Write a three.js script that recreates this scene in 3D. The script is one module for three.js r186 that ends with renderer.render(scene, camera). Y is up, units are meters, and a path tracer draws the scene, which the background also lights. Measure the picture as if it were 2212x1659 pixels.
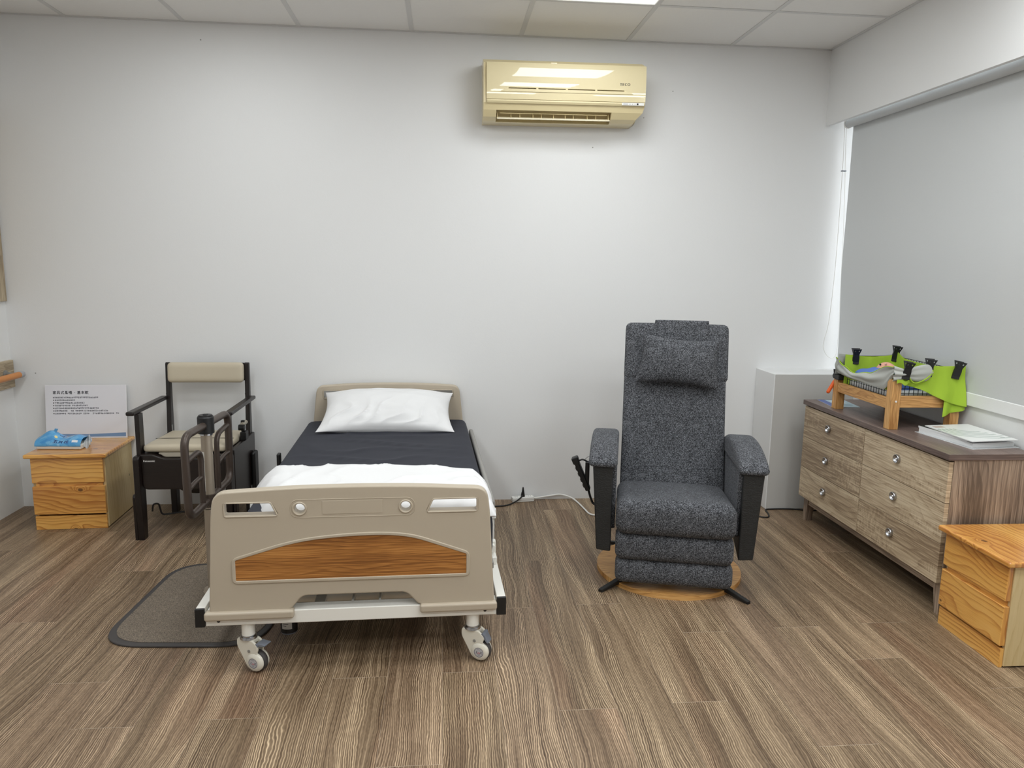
import * as THREE from 'three';
import { RoundedBoxGeometry } from 'three/addons/geometries/RoundedBoxGeometry.js';
import { mergeGeometries, mergeVertices } from 'three/addons/utils/BufferGeometryUtils.js';
import { RectAreaLightUniformsLib } from 'three/addons/lights/RectAreaLightUniformsLib.js';
import { FontLoader } from 'three/addons/loaders/FontLoader.js';
import { TextGeometry } from 'three/addons/geometries/TextGeometry.js';

// ------------------------------------------------------------------ camera, sky, lights, exposure
const scene = new THREE.Scene();
const camera = new THREE.PerspectiveCamera(54.88, 4 / 3, 0.05, 60);
camera.position.set(2.0853, 1.4205, 4.328);
camera.rotation.set(-0.16111, -0.09392, 0.01551, 'YXZ');
const renderer = new THREE.WebGLRenderer({ antialias: true });
renderer.toneMapping = THREE.LinearToneMapping;
renderer.toneMappingExposure = 1.0;
renderer.shadowMap.enabled = true;
scene.background = new THREE.Color(0.93, 0.97, 1.0);      // overcast sky outside the window
scene.backgroundIntensity = 2.4;
RectAreaLightUniformsLib.init();
const LIGHTS = [[1.0125, 0.884, 5.0], [2.8125, 0.884, 9.6]];   // x, z, intensity of the square ceiling panels; two near the back wall, the unseen rows in front are added as fill
for (const z of [2.084, 3.284, 4.484]) for (const x of [1.0125, 2.8125, 4.0125]) LIGHTS.push([x, z, 10.6]);  // out-of-view panels added to brighten the lower walls, floor and window side
const LAMP_COLOR = new THREE.Color(0.945, 0.98, 1.0);

// ------------------------------------------------------------------ small tools
function rng(seed) { let a = seed >>> 0; return () => { a = (a + 0x6D2B79F5) | 0; let t = Math.imul(a ^ (a >>> 15), 1 | a); t = (t + Math.imul(t ^ (t >>> 7), 61 | t)) ^ t; return ((t ^ (t >>> 14)) >>> 0) / 4294967296; }; }
const TAB = new Float32Array(65536); { const r = rng(77); for (let i = 0; i < 65536; i++) TAB[i] = r(); }
function vn(x, y, px = 256, py = 256, s = 0) {            // value noise, periodic in px, py
  const xf = Math.floor(x), yf = Math.floor(y); let fx = x - xf, fy = y - yf;
  fx = fx * fx * (3 - 2 * fx); fy = fy * fy * (3 - 2 * fy);
  const x0 = (((xf % px) + px) % px + s * 37) & 255, x1 = ((((xf + 1) % px) + px) % px + s * 37) & 255;
  const y0 = ((((yf % py) + py) % py + s * 91) & 255) << 8, y1 = (((((yf + 1) % py) + py) % py + s * 91) & 255) << 8;
  const a = TAB[y0 | x0], b = TAB[y0 | x1], c = TAB[y1 | x0], d = TAB[y1 | x1];
  return (a + (b - a) * fx) * (1 - fy) + (c + (d - c) * fx) * fy;
}
const sm = (a, b, x) => { const t = Math.min(1, Math.max(0, (x - a) / (b - a))); return t * t * (3 - 2 * t); };
const lerp = (a, b, t) => a + (b - a) * t;
const D = Math.PI / 180;
function texture(w, h, sizeU, sizeV, fn, srgb = true) {   // fn(u, v, out) with out in 0..255; the texture covers sizeU x sizeV metres
  const data = new Uint8Array(w * h * 4), o = [0, 0, 0];
  for (let j = 0, k = 0; j < h; j++) for (let i = 0; i < w; i++, k += 4) {
    fn((i + 0.5) / w, (j + 0.5) / h, o);
    data[k] = o[0] < 0 ? 0 : o[0] > 255 ? 255 : o[0]; data[k + 1] = o[1] < 0 ? 0 : o[1] > 255 ? 255 : o[1]; data[k + 2] = o[2] < 0 ? 0 : o[2] > 255 ? 255 : o[2]; data[k + 3] = 255;
  }
  const t = new THREE.DataTexture(data, w, h); t.wrapS = t.wrapT = THREE.RepeatWrapping; t.magFilter = THREE.LinearFilter; t.minFilter = THREE.LinearMipmapLinearFilter; t.generateMipmaps = true;
  if (srgb) t.colorSpace = THREE.SRGBColorSpace;
  t.repeat.set(1 / sizeU, 1 / sizeV); t.needsUpdate = true; return t;
}
const taken = new Map();
function numbered(n) { const k = taken.get(n) || 0; taken.set(n, k + 1); return k ? n + '_' + String(k).padStart(3, '0') : n; }
function M(name, geo, mat, parent) { const m = new THREE.Mesh(geo, mat); m.name = name; m.castShadow = m.receiveShadow = true; parent.add(m); return m; }
function top(o, label, category, group) { o.userData.label = label; o.userData.category = category; if (group) o.userData.group = group; return o; }
function thing(name, label, category, pos = [0, 0, 0], turn = 0, group) { const g = new THREE.Group(); g.name = numbered(name); g.position.set(...pos); g.rotation.y = turn; scene.add(g); return top(g, label, category, group); }
function single(name, geo, mat, label, category, group) { const m = M(numbered(name), geo, mat, scene); return top(m, label, category, group); }
function struct(name, geo, mat, label) { const m = M(numbered(name), geo, mat, scene); m.userData.kind = 'structure'; if (label) m.userData.label = label; m.userData.category = name.split('_')[0]; return m; }
// uv in metres from position, chosen per triangle; v runs along the grain axis
function uvm(g, grain = 'y', ou = 0, ov = 0) {
  if (g.index) g = g.toNonIndexed();
  if (!g.attributes.normal) g.computeVertexNormals();
  const p = g.attributes.position, uv = new Float32Array(p.count * 2), gi = { x: 0, y: 1, z: 2 }[grain];
  const a = new THREE.Vector3(), b = new THREE.Vector3(), c = new THREE.Vector3();
  for (let i = 0; i < p.count; i += 3) {
    a.fromBufferAttribute(p, i); b.fromBufferAttribute(p, i + 1); c.fromBufferAttribute(p, i + 2);
    b.sub(a); c.sub(a); b.cross(c); const n = [Math.abs(b.x), Math.abs(b.y), Math.abs(b.z)];
    const ax = n[0] > n[1] && n[0] > n[2] ? 0 : n[1] > n[2] ? 1 : 2;
    let vi = gi, ui = [0, 1, 2].find((k) => k !== ax && k !== gi); if (ax === gi) { vi = (gi + 1) % 3; ui = (gi + 2) % 3; }
    for (let k = 0; k < 3; k++) { uv[(i + k) * 2] = p.getComponent(i + k, ui) + ou; uv[(i + k) * 2 + 1] = p.getComponent(i + k, vi) + ov; }
  }
  g.setAttribute('uv', new THREE.BufferAttribute(uv, 2)); return g;
}
const R0 = rng(5);
function bx(x0, x1, y0, y1, z0, z1, r = 0.002, grain = 'y', seg = 2) {
  const w = x1 - x0, h = y1 - y0, d = z1 - z0; r = Math.min(r, w / 2.05, h / 2.05, d / 2.05);
  const g = r > 0 ? new RoundedBoxGeometry(w, h, d, seg, r) : new THREE.BoxGeometry(w, h, d);
  g.translate((x0 + x1) / 2, (y0 + y1) / 2, (z0 + z1) / 2);
  return uvm(g, grain, R0() * 2, R0() * 2);
}
const clean = (g) => { for (const k of Object.keys(g.attributes)) if (!['position', 'normal', 'uv'].includes(k)) g.deleteAttribute(k); return g.index ? g.toNonIndexed() : g; };
const merge = (...gs) => mergeGeometries(gs.map(clean));
const V3 = (a) => new THREE.Vector3(...a);
function tube(pts, r, closed = false, n = 0, rs = 10, tension = 0.5) { const c = new THREE.CatmullRomCurve3(pts.map(V3), closed, 'catmullrom', tension); return clean(new THREE.TubeGeometry(c, n || pts.length * 8, r, rs, closed)); }
function pipe(pts, r, bend, closed = false, rs = 12) {        // straight runs with round bends
  const P = pts.map(V3), n = P.length, path = new THREE.CurvePath(); let last = null, first = null;
  for (let i = 0; i < n; i++) {
    if (!closed && (i === 0 || i === n - 1)) { if (i === 0) last = P[0]; else path.add(new THREE.LineCurve3(last, P[i])); continue; }
    const q = P[i], a = P[(i + n - 1) % n].clone().sub(q), b = P[(i + 1) % n].clone().sub(q), k = Math.min(bend, a.length() / 2.01, b.length() / 2.01);
    const s = q.clone().addScaledVector(a.normalize(), k), e = q.clone().addScaledVector(b.normalize(), k);
    if (last) path.add(new THREE.LineCurve3(last, s)); else first = s;
    path.add(new THREE.QuadraticBezierCurve3(s, q, e)); last = e;
  }
  if (closed) path.add(new THREE.LineCurve3(last, first));
  return clean(new THREE.TubeGeometry(path, n * 18, r, rs, closed));
}
function cyl(r0, r1, h, pos, rs = 24, axis = 'y') { const g = new THREE.CylinderGeometry(r0, r1, h, rs); if (axis === 'x') g.rotateZ(Math.PI / 2); if (axis === 'z') g.rotateX(Math.PI / 2); g.translate(...pos); return clean(g); }
function extr(pts, depth, bevel = 0, holes = [], bseg = 3) {  // polygon in x, y extruded along z from 0 to depth
  const v2 = pts.map((p) => new THREE.Vector2(...p)); if (THREE.ShapeUtils.isClockWise(v2)) v2.reverse();
  const s = new THREE.Shape(v2);
  for (const h of holes) s.holes.push(new THREE.Path(h.map((p) => new THREE.Vector2(...p))));
  const g = new THREE.ExtrudeGeometry(s, { depth: Math.max(1e-5, depth - 2 * bevel), bevelEnabled: bevel > 0, bevelThickness: bevel, bevelSize: bevel, bevelOffset: -bevel, bevelSegments: bseg, curveSegments: 24 });
  g.translate(0, 0, bevel); return g;
}
// polygon with rounded corners
function round(pts, r, n = 6) {
  const out = [], N = pts.length;
  for (let i = 0; i < N; i++) {
    const p = new THREE.Vector2(...pts[i]), a = new THREE.Vector2(...pts[(i + N - 1) % N]).sub(p), b = new THREE.Vector2(...pts[(i + 1) % N]).sub(p);
    const k = Math.min(Array.isArray(r) ? r[i] : r, a.length() / 2.02, b.length() / 2.02); a.normalize().multiplyScalar(k).add(p); b.normalize().multiplyScalar(k).add(p);
    for (let j = 0; j <= n; j++) { const t = j / n; out.push([(1 - t) * (1 - t) * a.x + 2 * t * (1 - t) * p.x + t * t * b.x, (1 - t) * (1 - t) * a.y + 2 * t * (1 - t) * p.y + t * t * b.y]); }
  }
  return out;
}
// soft block: a box with round edges, welded, then pushed by fn(p, unit)
function soft(w, h, d, r, seg, fn, grain = 'y') {
  let g = new THREE.BoxGeometry(w, h, d, seg[0], seg[1], seg[2]); g.deleteAttribute('uv'); g.deleteAttribute('normal'); g = mergeVertices(g, 1e-6);
  const p = g.attributes.position, q = new THREE.Vector3(), c = new THREE.Vector3();
  for (let i = 0; i < p.count; i++) {
    q.fromBufferAttribute(p, i);
    c.set(Math.max(-w / 2 + r, Math.min(w / 2 - r, q.x)), Math.max(-h / 2 + r, Math.min(h / 2 - r, q.y)), Math.max(-d / 2 + r, Math.min(d / 2 - r, q.z)));
    const e = q.clone().sub(c); if (e.lengthSq() > 1e-12) { e.normalize().multiplyScalar(r); q.copy(c).add(e); }
    if (fn) fn(q, q.x / (w / 2), q.y / (h / 2), q.z / (d / 2));
    p.setXYZ(i, q.x, q.y, q.z);
  }
  g.computeVertexNormals(); return uvm(g, grain);
}
// a closed sheet from a grid: fn(s, t) -> [x, y, z], thickness along the grid normal
function sheet(nu, nv, fn, thick) {
  const P = [], idx = []; const N = (nu + 1) * (nv + 1);
  for (let j = 0; j <= nv; j++) for (let i = 0; i <= nu; i++) P.push(V3(fn(i / nu, j / nv)));
  const g0 = new THREE.BufferGeometry().setFromPoints(P); const f = [];
  for (let j = 0; j < nv; j++) for (let i = 0; i < nu; i++) { const a = j * (nu + 1) + i, b = a + 1, c = a + nu + 1, d = c + 1; f.push(a, b, d, a, d, c); }
  g0.setIndex(f); g0.computeVertexNormals(); const n = g0.attributes.normal, Q = [], uv = [];
  for (let i = 0; i < N; i++) { const q = P[i].clone(); q.x -= n.getX(i) * thick; q.y -= n.getY(i) * thick; q.z -= n.getZ(i) * thick; Q.push(q); }
  for (const a of f) idx.push(a);
  for (let k = 0; k < f.length; k += 3) idx.push(f[k] + N, f[k + 2] + N, f[k + 1] + N);
  const edge = []; for (let i = 0; i < nu; i++) edge.push([i + 1, i]); for (let j = 0; j < nv; j++) edge.push([j * (nu + 1), (j + 1) * (nu + 1)]);
  for (let i = 0; i < nu; i++) edge.push([nv * (nu + 1) + i, nv * (nu + 1) + i + 1]); for (let j = 0; j < nv; j++) edge.push([(j + 1) * (nu + 1) + nu, j * (nu + 1) + nu]);
  for (const [a, b] of edge) idx.push(a, b, b + N, a, b + N, a + N);
  const g = new THREE.BufferGeometry().setFromPoints([...P, ...Q]); g.setIndex(idx); g.computeVertexNormals();
  for (let k = 0; k < 2; k++) for (let j = 0; j <= nv; j++) for (let i = 0; i <= nu; i++) uv.push(i / nu, j / nv);
  g.setAttribute('uv', new THREE.BufferAttribute(new Float32Array(uv), 2)); return g.toNonIndexed();
}

// ------------------------------------------------------------------ procedural surfaces
function wood({ w = 1024, h = 1024, su, sv, light, mid, dark, rings = 24, warp = 1.2, fine = 0.25, late = 0.6, knots = [], cloud = 0.35, seed = 0, ticks = 0 }) {
  return texture(w, h, su, sv, (u, v, o) => {
    let r = u * rings + warp * 2.2 * (vn(u * 4, v * 3, 4, 3, seed) - 0.5) + warp * 0.8 * (vn(u * 9, v * 7, 9, 7, seed + 1) - 0.5) + 0.25 * (vn(u * 30, v * 16, 30, 16, seed + 2) - 0.5);
    let kd = 0;
    for (const [ku, kv, kr] of knots) {
      let dx = u - ku, dy = v - kv; dx -= Math.round(dx); dy -= Math.round(dy); dx *= su / kr; dy *= sv / (kr * 1.35);
      const d2 = dx * dx + dy * dy; r += Math.sign(dx || 1) * 1.6 * Math.exp(-d2 / 7) + 2.2 * Math.exp(-d2 / 3.5);
      kd = Math.max(kd, 1 - sm(0.55, 1.25, Math.sqrt(d2) + 0.25 * vn(dx * 3 + 9, dy * 3 + 9, 64, 64, 3)));
    }
    const s = r - Math.floor(r), ring = Math.pow(s, 3.2) * (1 - sm(0.93, 1, s));
    const f = vn(u * 240, v * 10, 240, 10, seed + 3) * 0.6 + vn(u * 120, v * 22, 120, 22, seed + 4) * 0.4, cl = vn(u * 5, v * 2, 5, 2, seed + 5);
    let t = 0.5 + cloud * (cl - 0.5) * 1.6 + fine * (f - 0.5) * 1.6 - late * ring * (0.5 + 0.8 * vn(u * 7, v * 4, 7, 4, seed + 6));
    if (ticks) { const m = sm(0.6, 0.85, vn(u * 7, v * 6, 7, 6, seed + 7)); t += ticks * m * (vn(u * 26, v * 170, 26, 170, seed + 8) - 0.35); }
    t = Math.max(0, Math.min(1, t));
    for (let k = 0; k < 3; k++) { const c = t < 0.5 ? lerp(dark[k], mid[k], t * 2) : lerp(mid[k], light[k], t * 2 - 1); o[k] = lerp(c, dark[k] * 0.55, kd * 0.85); }
  });
}
const std = (o) => new THREE.MeshStandardMaterial(o), phys = (o) => new THREE.MeshPhysicalMaterial(o);
const rgb = (r, g, b) => new THREE.Color().setRGB(r / 255, g / 255, b / 255, THREE.SRGBColorSpace);

const floorTex = texture(2048, 2048, 0.8, 2.6, (u, v, o) => {
  const flow = 7 * vn(u * 5, v * 4, 5, 4, 1) + 3.2 * vn(u * 11, v * 10, 11, 10, 2) + 1.0 * vn(u * 30, v * 34, 30, 34, 3) + 0.35 * vn(u * 90, v * 150, 90, 150, 11);
  const ph = u * 124 + flow, ln = Math.pow(0.5 + 0.5 * Math.cos(ph * 6.28318), 2.6), ph2 = u * 56 + 0.6 * flow, l2 = 0.5 + 0.5 * Math.cos(ph2 * 6.28318), x = u + flow / 124;
  const big = vn(x * 14, v * 3, 14, 3, 7), mid = vn(x * 40, v * 4, 40, 4, 6), red = vn(x * 9, v * 3, 9, 3, 8), pore = vn(u * 250, v * 240, 250, 240, 9), fine = vn(x * 250, v * 9, 250, 9, 4), amp = 0.35 + 0.65 * sm(0.2, 0.75, vn(x * 22, v * 5, 22, 5, 10));
  let t = 0.25 + 0.52 * ln * amp + 0.08 * (l2 - 0.5) + 0.14 * (mid - 0.5) + 0.12 * (big - 0.5) + 0.14 * (pore - 0.5) + 0.30 * (fine - 0.5);
  t = Math.max(0, Math.min(1, t)); const rd = sm(0.6, 0.95, red) * 0.4;
  o[0] = lerp(80, 244, t) + 7 * rd; o[1] = lerp(62, 220, t) - 4 * rd; o[2] = lerp(44, 184, t) - 4 * rd;
});
const floorMats = [0, 1, 2, 3].map((k) => { const g = [1.0, 0.98, 1.02, 0.99][k]; return std({ map: floorTex, color: new THREE.Color(g * 0.86, g * 0.84 * (k === 2 ? 0.98 : 1), g * 0.82), roughness: 0.46, bumpMap: floorTex, bumpScale: 0.0004 }); });
const seamMat = std({ color: rgb(200, 186, 166), roughness: 0.8 });
const wallTex = texture(512, 512, 0.5, 0.5, (u, v, o) => { const t = 128 + 60 * (vn(u * 128, v * 128, 128, 128, 1) - 0.5) + 40 * (vn(u * 40, v * 40, 40, 40, 2) - 0.5); o[0] = o[1] = o[2] = t; }, false);
const wallMat = std({ color: new THREE.Color(0.80, 0.805, 0.80), roughness: 0.62, bumpMap: wallTex, bumpScale: 0.0004 });
const boxMat = std({ color: new THREE.Color(0.80, 0.805, 0.80), roughness: 0.6 });
const ceilTex = texture(512, 512, 0.6, 0.6, (u, v, o) => { const t = 120 + 90 * (vn(u * 40, v * 64, 40, 64, 1) - 0.5) + 70 * (vn(u * 90, v * 128, 90, 128, 2) - 0.5); o[0] = o[1] = o[2] = t; }, false);
const tileMat = std({ color: new THREE.Color(0.86, 0.855, 0.835), roughness: 0.9, bumpMap: ceilTex, bumpScale: 0.0012 });
const barMat = std({ color: new THREE.Color(0.68, 0.68, 0.67), roughness: 0.5 });
const pineTex = wood({ su: 0.42, sv: 0.9, light: [250, 206, 128], mid: [236, 180, 94], dark: [186, 120, 52], rings: 13, warp: 1.8, fine: 0.18, late: 0.62, knots: [[0.2, 0.3, 0.011], [0.72, 0.82, 0.008], [0.55, 0.1, 0.006], [0.4, 0.62, 0.009]], seed: 1 });
const pineMat = phys({ map: pineTex, roughness: 0.36, clearcoat: 0.8, clearcoatRoughness: 0.16, color: new THREE.Color(1.0, 0.97, 0.93) });
const paleTex = wood({ w: 512, su: 0.42, sv: 0.9, light: [226, 205, 160], mid: [214, 190, 140], dark: [186, 156, 104], rings: 12, warp: 1.2, fine: 0.2, late: 0.3, knots: [[0.3, 0.4, 0.006], [0.75, 0.15, 0.005]], seed: 3 });
const paleMat = std({ map: paleTex, roughness: 0.5 });
const oakTex = wood({ su: 0.5, sv: 1.2, light: [216, 199, 170], mid: [188, 167, 138], dark: [142, 121, 97], rings: 16, warp: 2.2, fine: 0.7, late: 0.4, cloud: 0.6, seed: 5, ticks: 0.5 });
const oakMat = std({ map: oakTex, roughness: 0.45, bumpMap: oakTex, bumpScale: 0.0003 });
const grayOakTex = wood({ su: 0.5, sv: 1.2, light: [180, 160, 140], mid: [146, 127, 110], dark: [102, 86, 73], rings: 22, warp: 1.6, fine: 0.6, late: 0.5, cloud: 0.7, knots: [[0.35, 0.55, 0.014]], seed: 6 });
const grayOakMat = std({ map: grayOakTex, roughness: 0.42 });
const edgeTex = wood({ w: 512, h: 512, su: 0.3, sv: 1.2, light: [156, 138, 127], mid: [124, 107, 99], dark: [90, 75, 70], rings: 30, warp: 0.8, fine: 0.5, late: 0.4, seed: 8 });
const edgeMat = std({ map: edgeTex, roughness: 0.4 });
const cherryTex = wood({ w: 512, h: 1024, su: 0.2, sv: 0.9, light: [206, 150, 84], mid: [178, 120, 60], dark: [126, 78, 34], rings: 17, warp: 1.5, fine: 0.6, late: 0.55, cloud: 0.5, seed: 9 });
const cherryMat = std({ map: cherryTex, roughness: 0.42 });
const ashTex = wood({ w: 512, h: 1024, su: 0.2, sv: 0.6, light: [232, 188, 126], mid: [214, 164, 102], dark: [168, 118, 64], rings: 12, warp: 1.6, fine: 0.4, late: 0.5, seed: 11 });
const ashMat = std({ map: ashTex, roughness: 0.45 });
const boardTex = wood({ w: 512, h: 512, su: 0.3, sv: 0.9, light: [212, 198, 172], mid: [188, 172, 144], dark: [144, 128, 104], rings: 12, warp: 2, fine: 0.5, late: 0.4, seed: 13 });
const boardMat = std({ map: boardTex, roughness: 0.5 });
const feltFn = (lo, hi) => (u, v, o) => {
  const a = vn(u * 96, v * 96, 96, 96, 1), b = vn(u * 170, v * 170, 170, 170, 2), c = vn((u + v) * 60, (u - v) * 110 + 220, 120, 220, 3), d = vn((u - v) * 60 + 120, (u + v) * 110, 120, 220, 4), e = vn(u * 12, v * 12, 12, 12, 5);
  let t = 0.5 + 0.75 * (a - 0.5) + 0.7 * (b - 0.5) + 0.65 * (c - 0.5) + 0.65 * (d - 0.5) + 0.12 * (e - 0.5); t = Math.max(0, Math.min(1, t));
  for (let k = 0; k < 3; k++) o[k] = lerp(lo[k], hi[k], t);
};
const feltTex = texture(512, 512, 0.25, 0.25, feltFn([25, 26, 29], [121, 123, 128]));
const feltMat = phys({ map: feltTex, roughness: 0.95, bumpMap: feltTex, bumpScale: 0.0012, sheen: 0.25, sheenRoughness: 0.6, sheenColor: new THREE.Color(0.5, 0.52, 0.56) });
const leatherTex = texture(512, 512, 0.12, 0.12, (u, v, o) => { const x = u + 0.03 * vn(u * 6, v * 6, 6, 6, 1), t = 128 + 110 * (vn(x * 20, v * 70 + 6 * vn(u * 5, v * 5, 5, 5, 3), 20, 70, 2) - 0.5) + 50 * (vn(u * 90, v * 90, 90, 90, 4) - 0.5); o[0] = o[1] = o[2] = t; }, false);
const leatherMat = phys({ color: rgb(30, 31, 31), roughness: 0.5, bumpMap: leatherTex, bumpScale: 0.0016 });
const carpetTex = texture(512, 512, 0.16, 0.16, feltFn([78, 70, 61], [146, 133, 117]));
const carpetMat = std({ map: carpetTex, roughness: 0.95 });
const rubberMat = std({ color: rgb(66, 63, 62), roughness: 0.6 });
const taupeMat = std({ color: rgb(184, 172, 153), roughness: 0.42 });
const whiteMetal = std({ color: rgb(238, 236, 228), roughness: 0.35 });
const grayMetal = std({ color: rgb(150, 150, 146), roughness: 0.4, metalness: 0.3 });
const chrome = std({ color: rgb(180, 181, 184), roughness: 0.2, metalness: 1 });
const blackMat = std({ color: rgb(20, 20, 21), roughness: 0.45 });
const whitePlastic = std({ color: rgb(232, 231, 226), roughness: 0.35 });
const grayPlastic = std({ color: rgb(120, 126, 136), roughness: 0.4 });
const cottonTex = texture(512, 512, 0.1, 0.1, (u, v, o) => { const t = 128 + 60 * (vn(u * 160, v * 20, 160, 20, 1) - 0.5) + 60 * (vn(u * 20, v * 160, 20, 160, 2) - 0.5); o[0] = o[1] = o[2] = t; }, false);
const cottonMat = phys({ color: new THREE.Color(0.79, 0.79, 0.79), roughness: 0.9, bumpMap: cottonTex, bumpScale: 0.0002, sheen: 0.2, sheenRoughness: 0.8, sheenColor: new THREE.Color(1, 1, 1) });
const navyMat = phys({ color: rgb(33, 35, 46), roughness: 0.75, bumpMap: cottonTex, bumpScale: 0.0002, sheen: 0.15, sheenRoughness: 0.6, sheenColor: new THREE.Color(0.5, 0.55, 0.65) });
const espressoTex = wood({ w: 256, h: 512, su: 0.2, sv: 0.6, light: [36, 28, 26], mid: [28, 21, 19], dark: [18, 13, 12], rings: 14, warp: 1.2, fine: 0.5, late: 0.4, seed: 15 });
const espressoMat = std({ map: espressoTex, roughness: 0.34 });
const beigeVinyl = std({ color: rgb(194, 183, 161), roughness: 0.45 });
const beigePlastic = std({ color: rgb(176, 168, 152), roughness: 0.45 });
const bronzeTube = std({ color: rgb(74, 63, 56), roughness: 0.36, metalness: 0.25 });
const champagne = std({ color: rgb(164, 152, 136), roughness: 0.38, metalness: 0.35 });

// ------------------------------------------------------------------ the room shell
const XL = -0.3163, XR = 4.3125, CH = 2.6614, ZF = 7.05, SILL = 0.8144, LOWX = 4.484, SOF = 2.243, WEND = 3.6, XO = 4.95, WH = 2.42;
const floor = struct('floor', bx(XL - 0.15, XO, -0.12, -0.0003, -0.15, ZF + 0.15, 0), seamMat, 'wood-look plank floor');
{
  const PW = 0.1885, X0 = 0.386, LEN = 1.22, r = rng(11);
  const known = { 0: 1.45, 1: 0.97, 3: 2.16, 6: 1.69, 7: 1.93, 8: 2.40, 9: 1.918, 10: 1.44, 11: 2.166, 12: 1.425, 13: 2.15, 14: 1.69, 15: 2.40, 16: 1.674, 17: 1.927 };
  for (let k = -4; k < 22; k++) {
    const x0 = Math.max(XL, X0 + k * PW), x1 = Math.min(LOWX, X0 + (k + 1) * PW); if (x1 - x0 < 0.02) continue;
    let z = (known[k] ?? 0.24 * Math.floor(r() * 5) + 0.2); while (z > 0) z -= LEN;
    for (; z < ZF; z += LEN) {
      const z0 = Math.max(0, z), z1 = Math.min(ZF, z + LEN); if (z1 - z0 < 0.02) continue;
      const g = new THREE.BoxGeometry(x1 - x0 - 0.0006, 0.0016, z1 - z0 - 0.0014); g.translate((x0 + x1) / 2, -0.0008, (z0 + z1) / 2);
      M('plank', uvm(g, 'z', r() * 3, r() * 5), floorMats[Math.floor(r() * 4)], floor);
    }
  }
}
const wallBack = struct('wall_back', bx(XL - 0.15, XO, -0.1, 2.85, -0.15, 0, 0), wallMat, 'white back wall');
struct('wall_left', bx(XL - 0.15, XL, -0.1, 2.85, 0, ZF, 0), wallMat, 'white left wall');
struct('wall_front', bx(XL - 0.15, XO, -0.1, 2.85, ZF, ZF + 0.15, 0), wallMat, 'white wall behind the viewer');
const wallRight = struct('wall_right', merge(bx(XR, XR + 0.024, SOF, 2.85, 0, WEND, 0), bx(XR + 0.024, XO, WH, 2.85, 0, WEND, 0), bx(LOWX, XO, -0.1, SILL, 0, WEND, 0), bx(XR, XO, -0.1, 2.85, WEND, ZF, 0)), wallMat, 'right wall with bulkhead above the window and low wall below it');
const ledge = struct('wall_corner', bx(3.995, LOWX, 0, SILL, 0, 0.254, 0.004), boxMat, 'low boxed-in ledge in the right corner');
M('grey_panel', bx(3.999, LOWX, 0.002, SILL - 0.003, 0.2535, 0.2555, 0), std({ color: rgb(198, 197, 193), roughness: 0.55 }), ledge);
for (const [px, py, s] of [[0.795, 2.575, 0.0035], [3.388, 2.405, 0.003], [3.225, 2.255, 0.003], [2.935, 2.083, 0.0035], [-0.19, 0.775, 0.003]]) M('nail_hole_disc', cyl(s, s, 0.002, [px, py, 0.001], 10, 'z'), grayMetal, wallBack);  // small grey discs put in for the dark nail holes
// ceiling: slab, tiles, bars
const ceiling = struct('ceiling', bx(XL - 0.15, XO, 2.76, 2.85, -0.15, ZF + 0.15, 0), boxMat, 'suspended tile ceiling');
const barX = [], barZ = []; for (let k = 0; k < 8; k++) barX.push(XR - 0.6 * k); for (let z = 0.584; z < ZF; z += 0.6) barZ.push(z);
{
  const xs = [XL, ...barX.slice().reverse()], zs = [0, ...barZ, ZF], r = rng(3);
  for (let i = 0; i + 1 < xs.length; i++) for (let j = 0; j + 1 < zs.length; j++) {
    const cx = (xs[i] + xs[i + 1]) / 2, cz = (zs[j] + zs[j + 1]) / 2;
    if (LIGHTS.some(([x, z]) => Math.abs(x - cx) < 0.1 && Math.abs(z - cz) < 0.1)) continue;
    const g = new THREE.BoxGeometry(xs[i + 1] - xs[i] - 0.004, 0.012, zs[j + 1] - zs[j] - 0.004); g.translate(cx, CH + 0.0075 + r() * 0.0006, cz);
    M('ceiling_tile', uvm(g, 'z', r(), r()), tileMat, ceiling);
  }
  for (const x of barX.slice(1)) M('ceiling_bar', bx(x - 0.012, x + 0.012, CH - 0.0005, CH + 0.0015, 0.0, ZF, 0, 'z'), barMat, ceiling);
  for (const z of barZ) M('ceiling_bar', bx(XL, XR, CH - 0.0001, CH + 0.0013, z - 0.012, z + 0.012, 0, 'x'), barMat, ceiling);
  M('edge_trim', bx(XL, XR, CH - 0.0012, CH + 0.0012, 0.0006, 0.02, 0, 'x'), barMat, ceiling);
  M('edge_trim', bx(XR - 0.02, XR - 0.0006, CH - 0.0012, CH + 0.0012, 0, ZF, 0, 'z'), barMat, ceiling);
  M('edge_trim', bx(XL + 0.0006, XL + 0.02, CH - 0.0012, CH + 0.0012, 0, ZF, 0, 'z'), barMat, ceiling);
}
const glowMat = std({ color: rgb(250, 250, 246), emissive: LAMP_COLOR, emissiveIntensity: 1.4, roughness: 0.6 });
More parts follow.
